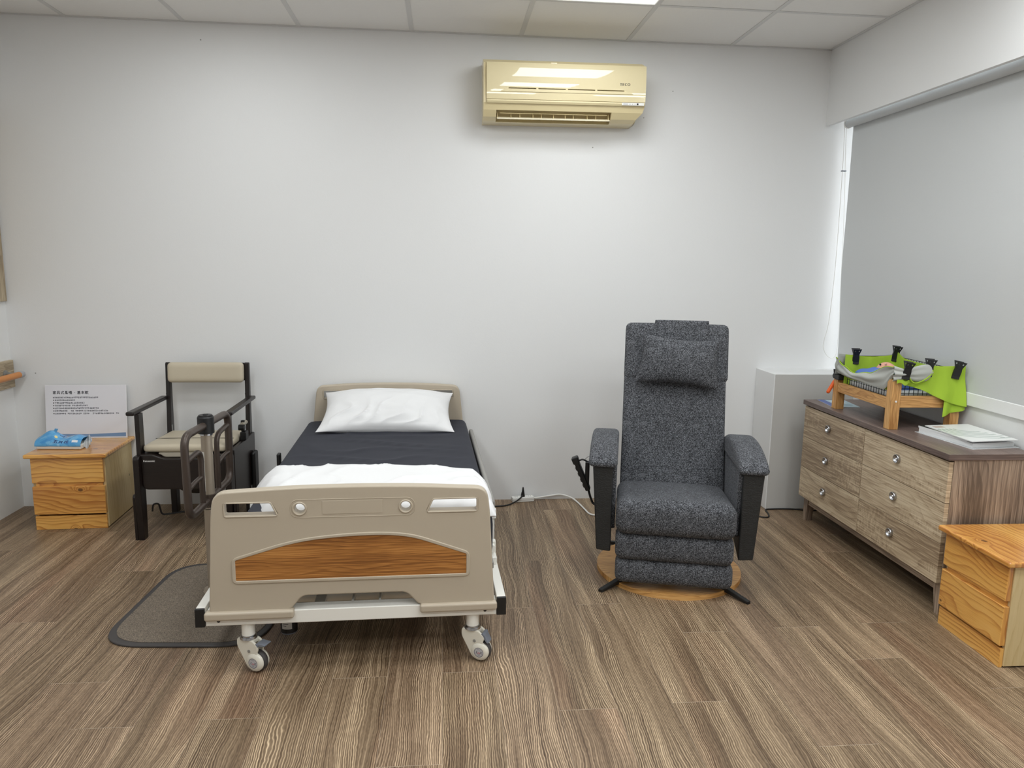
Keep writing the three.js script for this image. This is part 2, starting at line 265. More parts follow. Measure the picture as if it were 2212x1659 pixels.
LIGHTS.forEach(([x, z, power]) => {
  const side = x < 1.5 ? 'on the left' : x < 3.5 ? 'in the middle' : 'on the window side', row = Math.round((z - 0.884) / 1.2);
  const label = row === 0 ? (x > 2 ? 'square white panel light in the ceiling in front of the air conditioner' : 'square ceiling panel light above the space between nightstand and bed') : 'square ceiling panel light ' + side + ', ' + ['', 'second', 'third', 'fourth'][row] + ' row from the back wall, unseen and added as fill';
  const t = thing('ceiling_light', label, 'light', [x, CH, z], 0, 'ceiling panel lights');
  M('frame', merge(bx(-0.297, 0.297, 0.001, 0.012, -0.297, -0.285, 0), bx(-0.297, 0.297, 0.001, 0.012, 0.285, 0.297, 0), bx(-0.297, -0.285, 0.001, 0.012, -0.285, 0.285, 0), bx(0.285, 0.297, 0.001, 0.012, -0.285, 0.285, 0)), whiteMetal, t);
  M('diffuser', bx(-0.285, 0.285, 0.004, 0.012, -0.285, 0.285, 0), glowMat, t);
  const l = new THREE.RectAreaLight(LAMP_COLOR, power, 0.56, 0.56); l.position.set(0, 0.002, 0); l.rotation.x = -Math.PI / 2; l.castShadow = true; l.name = 'panel_light'; t.add(l);
});

// ------------------------------------------------------------------ window and roller blind
{
  const alu = std({ color: rgb(176, 178, 178), roughness: 0.4, metalness: 0.5 }), glass = phys({ color: 0xffffff, roughness: 0.02, transmission: 1, thickness: 0, ior: 1.5 });
  const g = [bx(4.72, 4.78, SILL, SILL + 0.05, 0, WEND, 0.002, 'z'), bx(4.72, 4.78, WH - 0.05, WH, 0, WEND, 0.002, 'z')];
  for (const z of [0.025, 0.9, 1.8, 2.7, WEND - 0.025]) g.push(bx(4.722, 4.778, SILL + 0.05, WH - 0.05, z - 0.025, z + 0.025, 0.002));
  const w = struct('window_1', merge(...g), alu, 'aluminium window behind the roller blind'); 
  for (const [a, b] of [[0.05, 0.875], [0.925, 1.775], [1.825, 2.675], [2.725, WEND - 0.05]]) M('window_pane', bx(4.747, 4.752, SILL + 0.05, WH - 0.05, a, b, 0), glass, w);
  const fabric = std({ color: new THREE.Color(0.60, 0.615, 0.615), roughness: 0.85, bumpMap: cottonTex, bumpScale: 0.0003 });
  const BX = 4.42, RY = 2.25, RR = 0.024, t = thing('roller_blind', 'light grey roller blind pulled down over the window', 'blind', [BX, 0, 0]);
  const z0 = 0.07, z1 = 3.3;
  M('roller_tube', cyl(RR, RR, z1 - z0 + 0.01, [0, RY, (z0 + z1) / 2], 32, 'z'), fabric, t);
  M('end_cap', cyl(RR + 0.002, RR + 0.002, 0.012, [0, RY, z0 - 0.012], 32, 'z'), whitePlastic, t);
  M('end_bracket', merge(bx(-0.02, 0.02, RY - 0.012, WH, z0 - 0.026, z0 - 0.02, 0.001)), whitePlastic, t);
  M('fabric', sheet(8, 60, (s, q) => { const y = lerp(RY, 0.872, q); return [RR + 0.0008 + 0.028 * sm(0.5, 1, q) + 0.003 * Math.sin(q * 5), y, lerp(z0, z1, s)]; }, 0.0012), fabric, t);
  M('bottom_rail', bx(0.044, 0.0635, SILL + 0.0005, 0.874, z0, z1, 0.003, 'z'), wallMat, t);
  const P = (x, y) => [x - BX, y, 0.045];
  M('pull_chain', tube([P(4.405, 2.24), P(4.414, 2.0), P(4.42, 1.477), P(4.409, 1.118), P(4.388, 0.992), P(4.387, 0.945), P(4.413, 0.899), P(4.447, 0.882), P(4.472, 0.905), P(4.476, 1.007), P(4.462, 1.368), P(4.45, 1.694), P(4.43, 2.0), P(4.415, 2.24)], 0.0016, false, 200, 6), whitePlastic, t);
  M('chain_clip', bx(-0.012, 0.016, 1.984, 1.99, 0.036, 0.05, 0.001), grayPlastic, t);
}

// ------------------------------------------------------------------ air conditioner
const fonts = new FontLoader();
const bold = await fonts.loadAsync('fonts/droid/droid_sans_bold.typeface.json');
const sans = await fonts.loadAsync('fonts/droid/droid_sans_regular.typeface.json');
function word(str, size, font = bold, depth = 0.0006) { const g = new TextGeometry(str, { font, size, depth, curveSegments: 4, bevelEnabled: false }); g.computeBoundingBox(); return clean(g); }
{
  const shell = phys({ color: rgb(223, 208, 164), roughness: 0.3, clearcoat: 0.5, clearcoatRoughness: 0.1 }), gloss = phys({ color: rgb(225, 211, 168), roughness: 0.5, clearcoat: 1, clearcoatRoughness: 0.015 });
  const t = thing('air_conditioner', 'yellowed cream wall-mounted air conditioner', 'air conditioner', [2.3, 2.185, 0]); t.rotation.z = 0.009;
  const prof = [[0, 0.318], [0.11, 0.32], [0.162, 0.309], [0.186, 0.29], [0.188, 0.2], [0.150, 0.19], [0.150, 0.13], [0.188, 0.12], [0.186, 0.088], [0.172, 0.052], [0.148, 0.02], [0.118, 0.004], [0.09, 0], [0, 0]];
  const solid = prof.filter(([z]) => z !== 0.150);
  const inn = [[0, 0.318], [0.11, 0.32], [0.162, 0.309], [0.186, 0.29], [0.188, 0.2], [0.150, 0.19], [0.150, 0.13], [0.188, 0.12], [0.186, 0.088], [0.172, 0.052], [0.10, 0.058], [0.075, 0.03], [0.10, 0.002], [0.09, 0], [0, 0]];
  const ex = (p, x0, x1) => { const g = extr(p.map(([z, y]) => [-z, y]), x1 - x0, 0); g.rotateY(Math.PI / 2); g.translate(x0, 0, 0); return g; };
  const right = merge(ex(prof, 0.70, 0.84), ex(solid, 0.84, 0.88)); { const p = right.attributes.position; for (let i = 0; i < p.count; i++) if (p.getX(i) > 0.86) { const y = p.getY(i); p.setX(i, 0.88 - 0.048 * sm(0.07, 0.0, y) - 0.03 * sm(0.296, 0.32, y)); } right.computeVertexNormals(); }
  const body = M('casing', merge(ex(solid, 0, 0.018), ex(prof, 0.018, 0.07), ex(inn, 0.07, 0.70), right), shell, t);
  const face = (y0, y1, n) => { const f = []; for (let i = 0; i <= n; i++) { const y = lerp(y0, y1, i / n), a = y - 0.215; f.push([0.201 - (a > 0 ? 1.25 : 0.42) * a * a, y]); } return [...f, [0.172, y1], [0.172, y0]]; };
  const SL = [0.133, 0.293, 0.453, 0.613], bridges = [[0.016, 0.133]]; for (const x of SL) bridges.push([x + 0.148, x === 0.613 ? 0.88 : x + 0.16]);
  const panel = M('front_panel', merge(ex(face(0.1622, 0.29, 20), 0.016, 0.88), ex(face(0.104, 0.1563, 8), 0.016, 0.88), ...bridges.map(([a, b]) => ex(face(0.1563, 0.1622, 2), a, b))), gloss, t);   // open intake slots between the bridges
  M('lower_band', ex([[0.17, 0.101], [0.197, 0.101], [0.199, 0.094], [0.193, 0.084], [0.17, 0.08]], 0.018, 0.876), gloss, t);
  { const g = extr(round([[0.088, 0.142], [0.812, 0.142], [0.785, 0.157], [0.115, 0.157]], 0.004), 0.0045, 0.0018); g.translate(0, 0, 0.1975); M('slot_lip', g, gloss, panel); }
  const tx = word('TECO', 0.0135, bold); tx.scale(1.25, 1, 1); tx.translate(0.735, 0.186, 0.2003); M('lettering', tx, std({ color: rgb(70, 66, 54), roughness: 0.5 }), panel);
  const dsp = M('display_strip', bx(0.75, 0.872, 0.086, 0.1, 0.196, 0.1995, 0.001), whitePlastic, t);
  for (const [a, b] of [[0.757, 0.783], [0.791, 0.797], [0.806, 0.811], [0.82, 0.824]]) M('indicator', bx(a, b, 0.0915, 0.0945, 0.1993, 0.1999, 0), grayPlastic, dsp);
  M('sensor_window', bx(0.832, 0.841, 0.0885, 0.0975, 0.1993, 0.2, 0), blackMat, dsp);
  const lv = std({ color: rgb(222, 206, 158), roughness: 0.4 });
  { const g = bx(0.074, 0.696, -0.002, 0.004, -0.02, 0.02, 0.0025, 'x'); g.rotateX(0.35); g.translate(0, 0.016, 0.138); M('louvre_flap', g, std({ color: rgb(240, 232, 205), roughness: 0.3 }), t); }
  { const g = bx(0.09, 0.68, -0.0015, 0.0015, -0.014, 0.014, 0.001, 'x'); g.rotateX(0.3); g.translate(0, 0.043, 0.142); M('louvre_flap', g, lv, t); }
  for (const x of [0.078, 0.152, 0.2, 0.272, 0.318, 0.385, 0.45, 0.495, 0.572, 0.62, 0.69]) M('vane', bx(x - 0.001, x + 0.001, 0.016, 0.045, 0.09, 0.142, 0), lv, t);
  M('top_catch', bx(0.36, 0.395, 0.289, 0.299, 0.15, 0.184, 0.003), shell, t);
}

// ------------------------------------------------------------------ things on the left wall
{
  const b = single('wall_board', bx(XL, XL + 0.018, 1.176, 2.2, 0.012, 0.6, 0.002), boardMat, 'tall light wood-grain board on the left wall near the corner', 'board');
  const h = thing('handrail', 'wooden handrail with grey end cap on a wood backing board', 'handrail', [XL, 0, 0]);
  M('backing_board', bx(0, 0.02, 0.70, 0.852, 0.012, 1.6, 0.002, 'z'), boardMat, h);
  const rail = std({ color: rgb(206, 136, 74), roughness: 0.4 });
  M('rail', cyl(0.017, 0.017, 1.5, [0.075, 0.775, 0.81], 24, 'z'), rail, h);
  const cap = new THREE.CapsuleGeometry(0.0185, 0.02, 8, 20); cap.rotateX(Math.PI / 2); cap.translate(0.075, 0.775, 0.052); M('end_cap', clean(cap), std({ color: rgb(168, 170, 174), roughness: 0.4 }), h);
  for (const z of [0.1, 1.2]) { const br = M('bracket', merge(cyl(0.02, 0.02, 0.006, [0.023, 0.785, z], 20, 'x'), tube([[0.022, 0.785, z], [0.05, 0.785, z], [0.07, 0.772, z]], 0.008)), grayMetal, h); }
}

// ------------------------------------------------------------------ pine nightstands
function nightstand(label, pos, turn, W, seed) {              // front faces +z, origin at the middle of the front edge
  const t = thing('nightstand', label, 'nightstand', pos, turn, 'pine nightstands'), h = W / 2, DP = 0.385, H = 0.412;
  R0();
  M('side_panel', bx(-h, -h + 0.016, 0.006, H - 0.022, -DP, -0.016, 0.0015), paleMat, t);
  M('side_panel', bx(h - 0.016, h, 0.006, H - 0.022, -DP, -0.016, 0.0015), paleMat, t);
  M('back_panel', bx(-h + 0.016, h - 0.016, 0.01, H - 0.022, -DP, -DP + 0.008, 0), paleMat, t);
  M('tabletop', bx(-h - 0.022, h + 0.022, H - 0.022, H, -DP - 0.005, 0.026, 0.008, 'x', 3), pineMat, t);
  M('front_rail', bx(-h + 0.016, h - 0.016, 0.230, 0.262, -0.05, -0.008, 0.001, 'x'), pineMat, t);
  M('drawer', bx(-h + 0.002, h - 0.004, 0.254, H - 0.024, -0.016, 0.004, 0.004, 'x'), pineMat, t);
  M('drawer', bx(-h + 0.002, h - 0.002, 0.084, 0.236, -0.016, 0.006, 0.004, 'x'), pineMat, t);
  M('plinth', bx(-h + 0.002, h - 0.004, 0.0, 0.074, -0.016, -0.002, 0.002, 'x'), pineMat, t);
  M('drawer_box', bx(-h + 0.02, h - 0.02, 0.09, H - 0.04, -DP + 0.02, -0.018, 0), paleMat, t);
  return t;
}
nightstand('pine nightstand with two drawers beside the commode chair', [0.133, 0, 0.395], 0.035, 0.36, 1);
nightstand('pine nightstand at the right edge in front of the dresser end', [4.092, 0, 1.846], -Math.PI / 2 - 0.012, 0.348, 2);

// ------------------------------------------------------------------ dresser
{
  const t = thing('dresser', 'six-drawer dresser with oak drawer fronts and grey-brown body under the window', 'dresser', [4.11, 0, 0.418]);
  const W = 1.205, TH = 0.695, X1 = 0.355;                        // local z runs along the length, local x into the wall
  M('top_board', bx(-0.012, X1 + 0.004, TH - 0.026, TH, -0.004, W + 0.008, 0.0025, 'z'), edgeMat, t);
  M('side_panel', bx(0.02, X1, 0.142, TH - 0.026, 0.0, 0.018, 0.001), grayOakMat, t);
  M('side_panel', bx(0.02, X1, 0.142, TH - 0.026, W - 0.018, W, 0.001), grayOakMat, t);
  M('back_panel', bx(X1 - 0.008, X1, 0.145, TH - 0.03, 0.018, W - 0.018, 0), grayOakMat, t);
  M('carcass', bx(0.034, X1 - 0.01, 0.145, TH - 0.028, 0.019, W - 0.019, 0), grayOakMat, t);
  M('apron', bx(0.035, 0.053, 0.098, 0.142, 0.05, W - 0.05, 0.001, 'z'), grayOakMat, t);
  const z = [0.002, 0.598, 0.601, W - 0.002], y = [0.144, 0.3155, 0.487, 0.6625];
  for (let c = 0; c < 2; c++) for (let r = 0; r < 3; r++) {
    const d = M('drawer', bx(0, 0.019, y[r] + 0.0014, y[r + 1] - 0.0014, z[c * 2], z[c * 2 + 1] - 0.0006, 0.0008, 'z'), oakMat, t);
    const cz = (z[c * 2] + z[c * 2 + 1]) / 2 + (c ? -0.03 : -0.03), cy = (y[r] + y[r + 1]) / 2 + 0.012;
    const k = new THREE.LatheGeometry([[0.0, 0.004], [0.009, 0.0035], [0.0125, 0.006], [0.0155, 0.0125], [0.0175, 0.0135], [0.0195, 0.0125], [0.0205, 0.008], [0.0195, 0.0]].map((p) => new THREE.Vector2(...p)), 28); k.rotateZ(Math.PI / 2); k.translate(0, cy, cz);
    const kn = M('knob', clean(k), chrome, d);
    const st = new THREE.SphereGeometry(0.0055, 12, 8); st.translate(-0.007, cy, cz); M('crystal', clean(st), phys({ color: 0xffffff, roughness: 0.05, metalness: 0.6 }), d);
  }
  for (const [lz, sgn] of [[0.012, 1], [W - 0.012, -1]]) for (const lx of [0.03, X1 - 0.055]) {
    const g = extr([[0, 0.142], [0, 0.0], [sgn * 0.026, 0.0], [sgn * 0.05, 0.142]], 0.042, 0.0015); g.rotateY(-Math.PI / 2); g.translate(lx + 0.042, 0, lz); M('leg', uvm(g, 'y'), grayOakMat, t);
    M('foot_pad', bx(lx + 0.008, lx + 0.034, 0, 0.004, lz + Math.min(0, sgn * 0.024), lz + Math.max(0, sgn * 0.024), 0), blackMat, t);
  }
}

// ------------------------------------------------------------------ hospital bed
const BED = [1.775, 0, 1.0], BT = 1.7 * D;
function boardOutline(dx, y0, yTop, half, halfTop, cut) {
  const L = -half + dx, Rr = half + dx, l = -halfTop + dx, r = halfTop + dx, pts = [];
  const out = round([[L, y0], [l - 0.004, yTop - 0.1], [l + 0.006, yTop - 0.016], [dx - 0.2, yTop - 0.002], [dx, yTop], [dx + 0.2, yTop - 0.003], [r - 0.006, yTop - 0.016], [r + 0.004, yTop - 0.1], [Rr, y0], ...(cut ? [[dx + 0.222, y0], [dx + 0.178, y0 + 0.05], [dx - 0.178, y0 + 0.05], [dx - 0.218, y0]] : [])],
    [0.012, 0.03, 0.045, 0.08, 0.08, 0.08, 0.045, 0.03, 0.012, 0.014, 0.02, 0.02, 0.014], 6);
  return out;
}
{
  const t = thing('hospital_bed', 'electric care bed with taupe head and foot boards and white steel frame', 'bed', BED, BT);
  const slot = (dx, s, y, yb) => round([[dx + s * 0.424, y], [dx + s * 0.272, y], [dx + s * 0.25, yb], [dx + s * 0.424, yb]].sort(() => 0), 0.006, 3);
  const mir = (h, s) => (s < 0 ? h : h.slice().reverse());
  const circ = (x, y, r, n = 28) => Array.from({ length: n }, (_, i) => [x + r * Math.cos(i / n * 2 * Math.PI), y + r * Math.sin(i / n * 2 * Math.PI)]);
  const fx = -0.022;
  const fb = extr(boardOutline(fx, 0.228, 0.667, 0.489, 0.466, true), 0.038, 0.006, [slot(fx, -1, 0.612, 0.573), slot(fx, 1, 0.612, 0.573), circ(fx - 0.178, 0.591, 0.0165), circ(fx + 0.178, 0.591, 0.0165)], 4); fb.translate(0, 0, 0.827);
  const foot = M('footboard', fb, taupeMat, t);
  // rims and grooves moulded on the footboard
  const ring = (pts, r, z = 0.8655) => tube(pts.map(([x, y]) => [x, y, z]), r, true, pts.length * 4, 6, 0.1);
  const rimP = round([[fx - 0.407, 0.33], [fx - 0.407, 0.421], [fx - 0.19, 0.487], [fx, 0.502], [fx + 0.12, 0.502], [fx + 0.21, 0.49], [fx + 0.4, 0.42], [fx + 0.4, 0.33]], [0.02, 0.02, 0.1, 0.1, 0.05, 0.08, 0.02, 0.02], 5);
  const inP = round([[fx - 0.395, 0.341], [fx - 0.395, 0.414], [fx - 0.18, 0.478], [fx, 0.491], [fx + 0.12, 0.491], [fx + 0.205, 0.479], [fx + 0.388, 0.413], [fx + 0.388, 0.341]], [0.004, 0.004, 0.1, 0.1, 0.05, 0.08, 0.004, 0.004], 5);
  { const g = extr(rimP, 0.007, 0.0025, [inP.slice().reverse()]); g.translate(0, 0, 0.8625); M('inlay_rim', g, taupeMat, foot); }
  { const g = extr(inP, 0.003, 0); g.translate(0, 0, 0.8635); M('wood_inlay', uvm(g, 'x'), cherryMat, foot); }
  const pill = round([[fx - 0.21, 0.559], [fx + 0.21, 0.559], [fx + 0.21, 0.624], [fx - 0.21, 0.624]], 0.032, 8);
  { const g = extr(pill, 0.003, 0.001, [round([[fx - 0.208, 0.561], [fx + 0.208, 0.561], [fx + 0.208, 0.622], [fx - 0.208, 0.622]], 0.031, 8).reverse()]); g.translate(0, 0, 0.8635); M('name_panel_rim', g, taupeMat, foot); }
  { const g = extr([[fx - 0.103, 0.57], [fx + 0.1, 0.57], [fx + 0.1, 0.617], [fx - 0.103, 0.617]], 0.0022, 0.0008, [[[fx - 0.1015, 0.5715], [fx - 0.1015, 0.6155], [fx + 0.0985, 0.6155], [fx + 0.0985, 0.5715]]]); g.translate(0, 0, 0.864); M('name_panel_rim', g, taupeMat, foot); }
  for (const s of [-1, 1]) { const g = new THREE.TorusGeometry(0.0215, 0.0035, 8, 32); g.translate(fx + s * 0.178, 0.591, 0.8655); M('hole_rim', clean(g), taupeMat, foot); }
  for (const s of [-1, 1]) M('grip_rim', ring(slot(fx, s, 0.616, 0.568), 0.0028), taupeMat, foot);
  M('foot_lip', bx(-0.526, -0.228, 0.202, 0.233, 0.845, 0.881, 0.009, 'x', 3), taupeMat, foot);
  M('foot_lip', bx(0.203, 0.476, 0.202, 0.233, 0.845, 0.881, 0.009, 'x', 3), taupeMat, foot);
  const hx = 0.024;
  const hb = extr(boardOutline(hx, 0.30, 0.73, 0.452, 0.412, false), 0.036, 0.009, [slot(hx, -1, 0.684, 0.645).map(([x, y]) => [hx + (x - hx) * 0.87, y]), slot(hx, 1, 0.684, 0.645).map(([x, y]) => [hx + (x - hx) * 0.87, y])], 4); hb.translate(0, 0, -0.972);
  const head = M('headboard', hb, taupeMat, t);
  for (const s of [-1, 1]) M('grip_rim', ring(slot(hx, s, 0.688, 0.64).map(([x, y]) => [hx + (x - hx) * 0.87, y]), 0.0028, -0.936), taupeMat, head);
  // frame
  const frame = M('frame', merge(bx(-0.525, 0.476, 0.178, 0.226, 0.805, 0.862, 0.003, 'x'), bx(-0.558, -0.527, 0.178, 0.242, -0.93, 0.86, 0.003, 'z'), bx(0.476, 0.509, 0.178, 0.242, -0.93, 0.86, 0.003, 'z'), bx(-0.525, 0.476, 0.178, 0.226, -0.955, -0.905, 0.003, 'x')), whiteMetal, t);
  M('rail_cap', bx(-0.5585, -0.5265, 0.177, 0.243, 0.855, 0.8665, 0.002), blackMat, frame);
  M('rail_cap', bx(0.4755, 0.5095, 0.177, 0.243, 0.855, 0.8665, 0.002), blackMat, frame);
  for (const u of [-0.482, 0.434]) M('bolt_disc', cyl(0.0055, 0.0055, 0.002, [u, 0.196, 0.8622], 16, 'z'), blackMat, frame);  // plain black discs at the bolt positions
  M('cross_tube', cyl(0.022, 0.022, 0.98, [-0.025, 0.20, 0.70], 20, 'x'), whiteMetal, t); M('cross_tube', cyl(0.02, 0.02, 0.98, [-0.025, 0.20, -0.3], 20, 'x'), grayMetal, t);
  M('link_bar', bx(-0.172, -0.135, 0.18, 0.215, 0.55, 0.81, 0.002, 'z'), whiteMetal, t);
  for (const u of [-0.035, 0.06]) M('link_bar', bx(u - 0.004, u + 0.004, 0.165, 0.226, 0.66, 0.82, 0.001, 'z'), whiteMetal, t);
  M('deck', merge(bx(-0.43, 0.47, 0.325, 0.35, -0.92, 0.8, 0.003, 'z'), bx(-0.4, -0.36, 0.24, 0.325, -0.6, 0.5, 0.003, 'z'), bx(0.36, 0.4, 0.24, 0.325, -0.6, 0.5, 0.003, 'z')), grayMetal, t);
  const motor = M('motor', merge(cyl(0.031, 0.031, 0.17, [-0.285, 0.135, 0.66], 28), bx(-0.325, -0.2, 0.16, 0.24, 0.61, 0.71, 0.01)), blackMat, t);
  M('motor_end', cyl(0.031, 0.029, 0.006, [-0.285, 0.047, 0.66], 28), grayPlastic, motor);
  { const c = document.createElement('canvas'); c.width = 128; c.height = 192; const x = c.getContext('2d'); x.fillStyle = '#c9c8c4'; x.fillRect(0, 0, 128, 192); x.fillStyle = '#333'; for (let i = 0; i < 13; i++) x.fillRect(10, 12 + i * 13, 40 + ((i * 37) % 62), 4); const tex = new THREE.CanvasTexture(c); tex.colorSpace = THREE.SRGBColorSpace;
    const g = new THREE.CylinderGeometry(0.0316, 0.0316, 0.11, 12, 1, true, -0.75, 1.25); g.translate(-0.285, 0.122, 0.66); M('rating_label', clean(g), std({ map: tex, roughness: 0.5 }), motor); }
  // lowered side rail and its brackets on the right
  const sr = M('side_rail', bx(0.486, 0.511, 0.27, 0.462, -0.9, 0.43, 0.012, 'z', 3), std({ color: rgb(148, 146, 141), roughness: 0.45 }), t);
  M('rail_knob', merge(bx(0.488, 0.514, 0.385, 0.43, 0.425, 0.445, 0.006), bx(0.492, 0.506, 0.28, 0.39, 0.428, 0.44, 0.002)), whitePlastic, sr);
  M('rail_bracket', merge(bx(0.474, 0.506, 0.242, 0.272, 0.5, 0.57, 0.003), bx(0.478, 0.506, 0.27, 0.32, 0.49, 0.52, 0.003), cyl(0.012, 0.012, 0.03, [0.49, 0.3, 0.53], 20, 'z')), whiteMetal, t);
  M('rail_knob', merge(bx(-0.512, -0.494, 0.35, 0.46, -0.42, -0.38, 0.006)), blackMat, t);
  // casters
  const logo = (() => { const c = document.createElement('canvas'); c.width = c.height = 256; const x = c.getContext('2d'); x.fillStyle = '#b9b8bb'; x.fillRect(0, 0, 256, 256); x.strokeStyle = '#55565c'; x.lineWidth = 12; x.beginPath(); x.arc(128, 128, 118, 0, 7); x.stroke(); x.lineWidth = 3; x.beginPath(); x.arc(128, 128, 98, 0.2, 2.9); x.stroke(); x.fillStyle = '#2a2a30'; x.font = 'italic bold 84px serif'; x.fillText('L', 48, 158); x.fillText('X', 152, 158); x.fillStyle = '#b02a40'; x.font = 'italic bold 62px serif'; x.fillText('ns', 96, 158); x.fillStyle = '#66676c'; x.fillRect(88, 178, 80, 9); x.fillRect(100, 194, 58, 8); x.fillRect(84, 50, 88, 7); const t2 = new THREE.CanvasTexture(c); t2.colorSpace = THREE.SRGBColorSpace; return std({ map: t2, roughness: 0.4 }); })();
  const cw = std({ color: rgb(224, 220, 206), roughness: 0.3 });
  function caster(u, w, turn, pedal) {
    const g = new THREE.Group(); g.name = 'caster'; g.position.set(u, 0, w); g.rotation.y = turn; t.add(g);
    const plate = extr(round([[-0.034, 0.118], [-0.036, 0.092], [-0.012, 0.05], [0.008, 0.012], [0.035, 0.004], [0.062, 0.02], [0.068, 0.05], [0.045, 0.072], [0.052, 0.086], [0.05, 0.1], [0.03, 0.118]], [0.008, 0.02, 0.03, 0.02, 0.03, 0.03, 0.03, 0.012, 0.006, 0.006, 0.01], 5), 0.009, 0.003);
    const p1 = plate.clone().translate(0, 0, 0.012), p2 = plate.clone().translate(0, 0, -0.021);
    const wheel = new THREE.LatheGeometry([[0.0, -0.012], [0.033, -0.012], [0.0372, -0.008], [0.0385, 0], [0.0372, 0.008], [0.033, 0.012], [0, 0.012]].map((a) => new THREE.Vector2(...a)), 36); wheel.rotateX(Math.PI / 2); wheel.translate(0.035, 0.0386, 0);
    const st = M('stem', cyl(0.0225, 0.0225, 0.064, [0, 0.15, 0], 28), whiteMetal, g);
    M('collar', merge(cyl(0.028, 0.03, 0.008, [0, 0.122, 0], 28), cyl(0.025, 0.025, 0.01, [0, 0.126, 0], 28)), chrome, g);
    M('housing', merge(p1, p2, bx(-0.034, 0.03, 0.1, 0.1185, -0.02, 0.02, 0.006)), cw, g);
    M('wheel', clean(wheel), rubberMat, g);
    for (const s of [1, -1]) { const d = new THREE.LatheGeometry([[0, 0.027], [0.019, 0.027], [0.024, 0.025], [0.031, 0.0225], [0.034, 0.018], [0.034, 0.012]].map((a) => new THREE.Vector2(...a)), 32); d.rotateX(s * Math.PI / 2); d.translate(0.035, 0.0386, 0); M('wheel_cover', clean(d), cw, g); }
    const e = new THREE.CircleGeometry(0.0185, 28); e.translate(0.035, 0.0386, 0.0273); M('emblem', clean(e), logo, g);
    M('rivet', cyl(0.0055, 0.0055, 0.003, [0.016, 0.078, 0.0215], 16, 'z'), grayMetal, g);
    const pd = extr(round([[0.0, -0.004], [0.032, -0.004], [0.036, 0.002], [0.0, 0.008]], 0.003), 0.036, 0.002); pd.translate(0, 0, -0.018); pd.rotateZ(pedal); pd.translate(0.046, 0.102, 0); M('brake_pedal', merge(pd, cyl(0.007, 0.007, 0.04, [0.046, 0.102, 0], 16, 'z')), grayPlastic, g);
    return g;
  }
  caster(-0.392, 0.832, -26 * D, 0.15); caster(0.392, 0.832, -26 * D, -0.95); caster(-0.392, -0.86, 30 * D, 0.1); caster(0.392, -0.86, 10 * D, 0.1);
}
// mattress in its navy sheet
{
  const g = soft(0.905, 0.168, 1.70, 0.035, [40, 8, 70], (p, a, b, c) => {
    if (p.y > 0) { p.y += 0.006 * (vn(p.x * 5 + 20, p.z * 3 + 20, 256, 256, 1) - 0.5) + 0.009 * Math.pow(1 - Math.abs(2 * vn(p.x * 3.5 + p.z * 1.5 + 30, p.z * 9 - p.x * 2.5 + 40, 256, 256, 2) - 1), 5) * (1 - a * a) ; }
  }, 'z');
  const m = single('mattress', g, navyMat, 'mattress covered with a dark navy fitted sheet on the care bed', 'mattress'); m.position.set(BED[0], 0, BED[2]); m.rotation.y = BT; m.translateX(0.018); m.translateY(0.351 + 0.084); m.translateZ(-0.07);
}
// white pillow
function pillowGeo(w, h, th, seg, wr, seed, ears = 0.03) {
  const N = seg, P = [], idx = []; const id = {};
  const pos = (s, t, side) => {
    const ps = 1 - Math.pow(Math.abs(s), 2.6), pt = 1 - Math.pow(Math.abs(t), 2.2), k = Math.pow(Math.max(0, ps), 0.62) * Math.pow(Math.max(0, pt), 0.62);
    let x = s * (w / 2 - ears * (1 - t * t) * Math.pow(Math.abs(s), 4)), y = t * (h / 2 - ears * (1 - s * s) * Math.pow(Math.abs(t), 4)), z = side * th / 2 * k * (side < 0 ? 0.8 : 1);
    if (wr && side > 0) z += wr(s, t, k);
    return [x, y, z];
  };
  const f = (side) => { const base = P.length; for (let j = 0; j <= N; j++) for (let i = 0; i <= N; i++) { const e = (q) => Math.sin(q * Math.PI / 2); P.push(V3(pos(e(i / N * 2 - 1), e(j / N * 2 - 1), side))); } for (let j = 0; j < N; j++) for (let i = 0; i < N; i++) { const a = base + j * (N + 1) + i, b = a + 1, c = a + N + 1, d = c + 1; if (side > 0) idx.push(a, b, d, a, d, c); else idx.push(a, d, b, a, c, d); } };
  f(1); f(-1);
  let g = new THREE.BufferGeometry().setFromPoints(P); g.setIndex(idx); g = mergeVertices(g, 1e-5); g.computeVertexNormals(); return uvm(g, 'y');
}
{
  const g = pillowGeo(0.73, 0.42, 0.20, 110, (s, t, k) => {
    const low = sm(0.15, -0.7, t) * sm(-1, -0.8, t), x = s * 7.5 - t * 3.4 + 1.6 * vn(s * 3 + 9, t * 3 + 9, 64, 64, 2);
    const ridge = Math.pow(Math.abs(Math.sin(x * 1.3 + 2.4 * vn(s * 2.5 + 5, t * 2.5 + 5, 64, 64, 4))), 0.6);
    return -k * 0.026 * low * ridge * (0.3 + vn(s * 4 + 20, t * 2 + 20, 64, 64, 5)) + 0.008 * k * (vn(s * 6 + 3, t * 6 + 3, 64, 64, 6) - 0.5);
  }, 1, 0.03);
  const m = single('pillow', g, cottonMat, 'white bed pillow leaning on the headboard', 'pillow'); m.rotation.order = 'YXZ'; m.position.set(BED[0], 0, BED[2]); m.rotation.y = BT; m.translateX(0.026); m.translateY(0.601); m.translateZ(-0.742); m.rotation.x = -70 * D; m.rotation.z = -0.02;
}
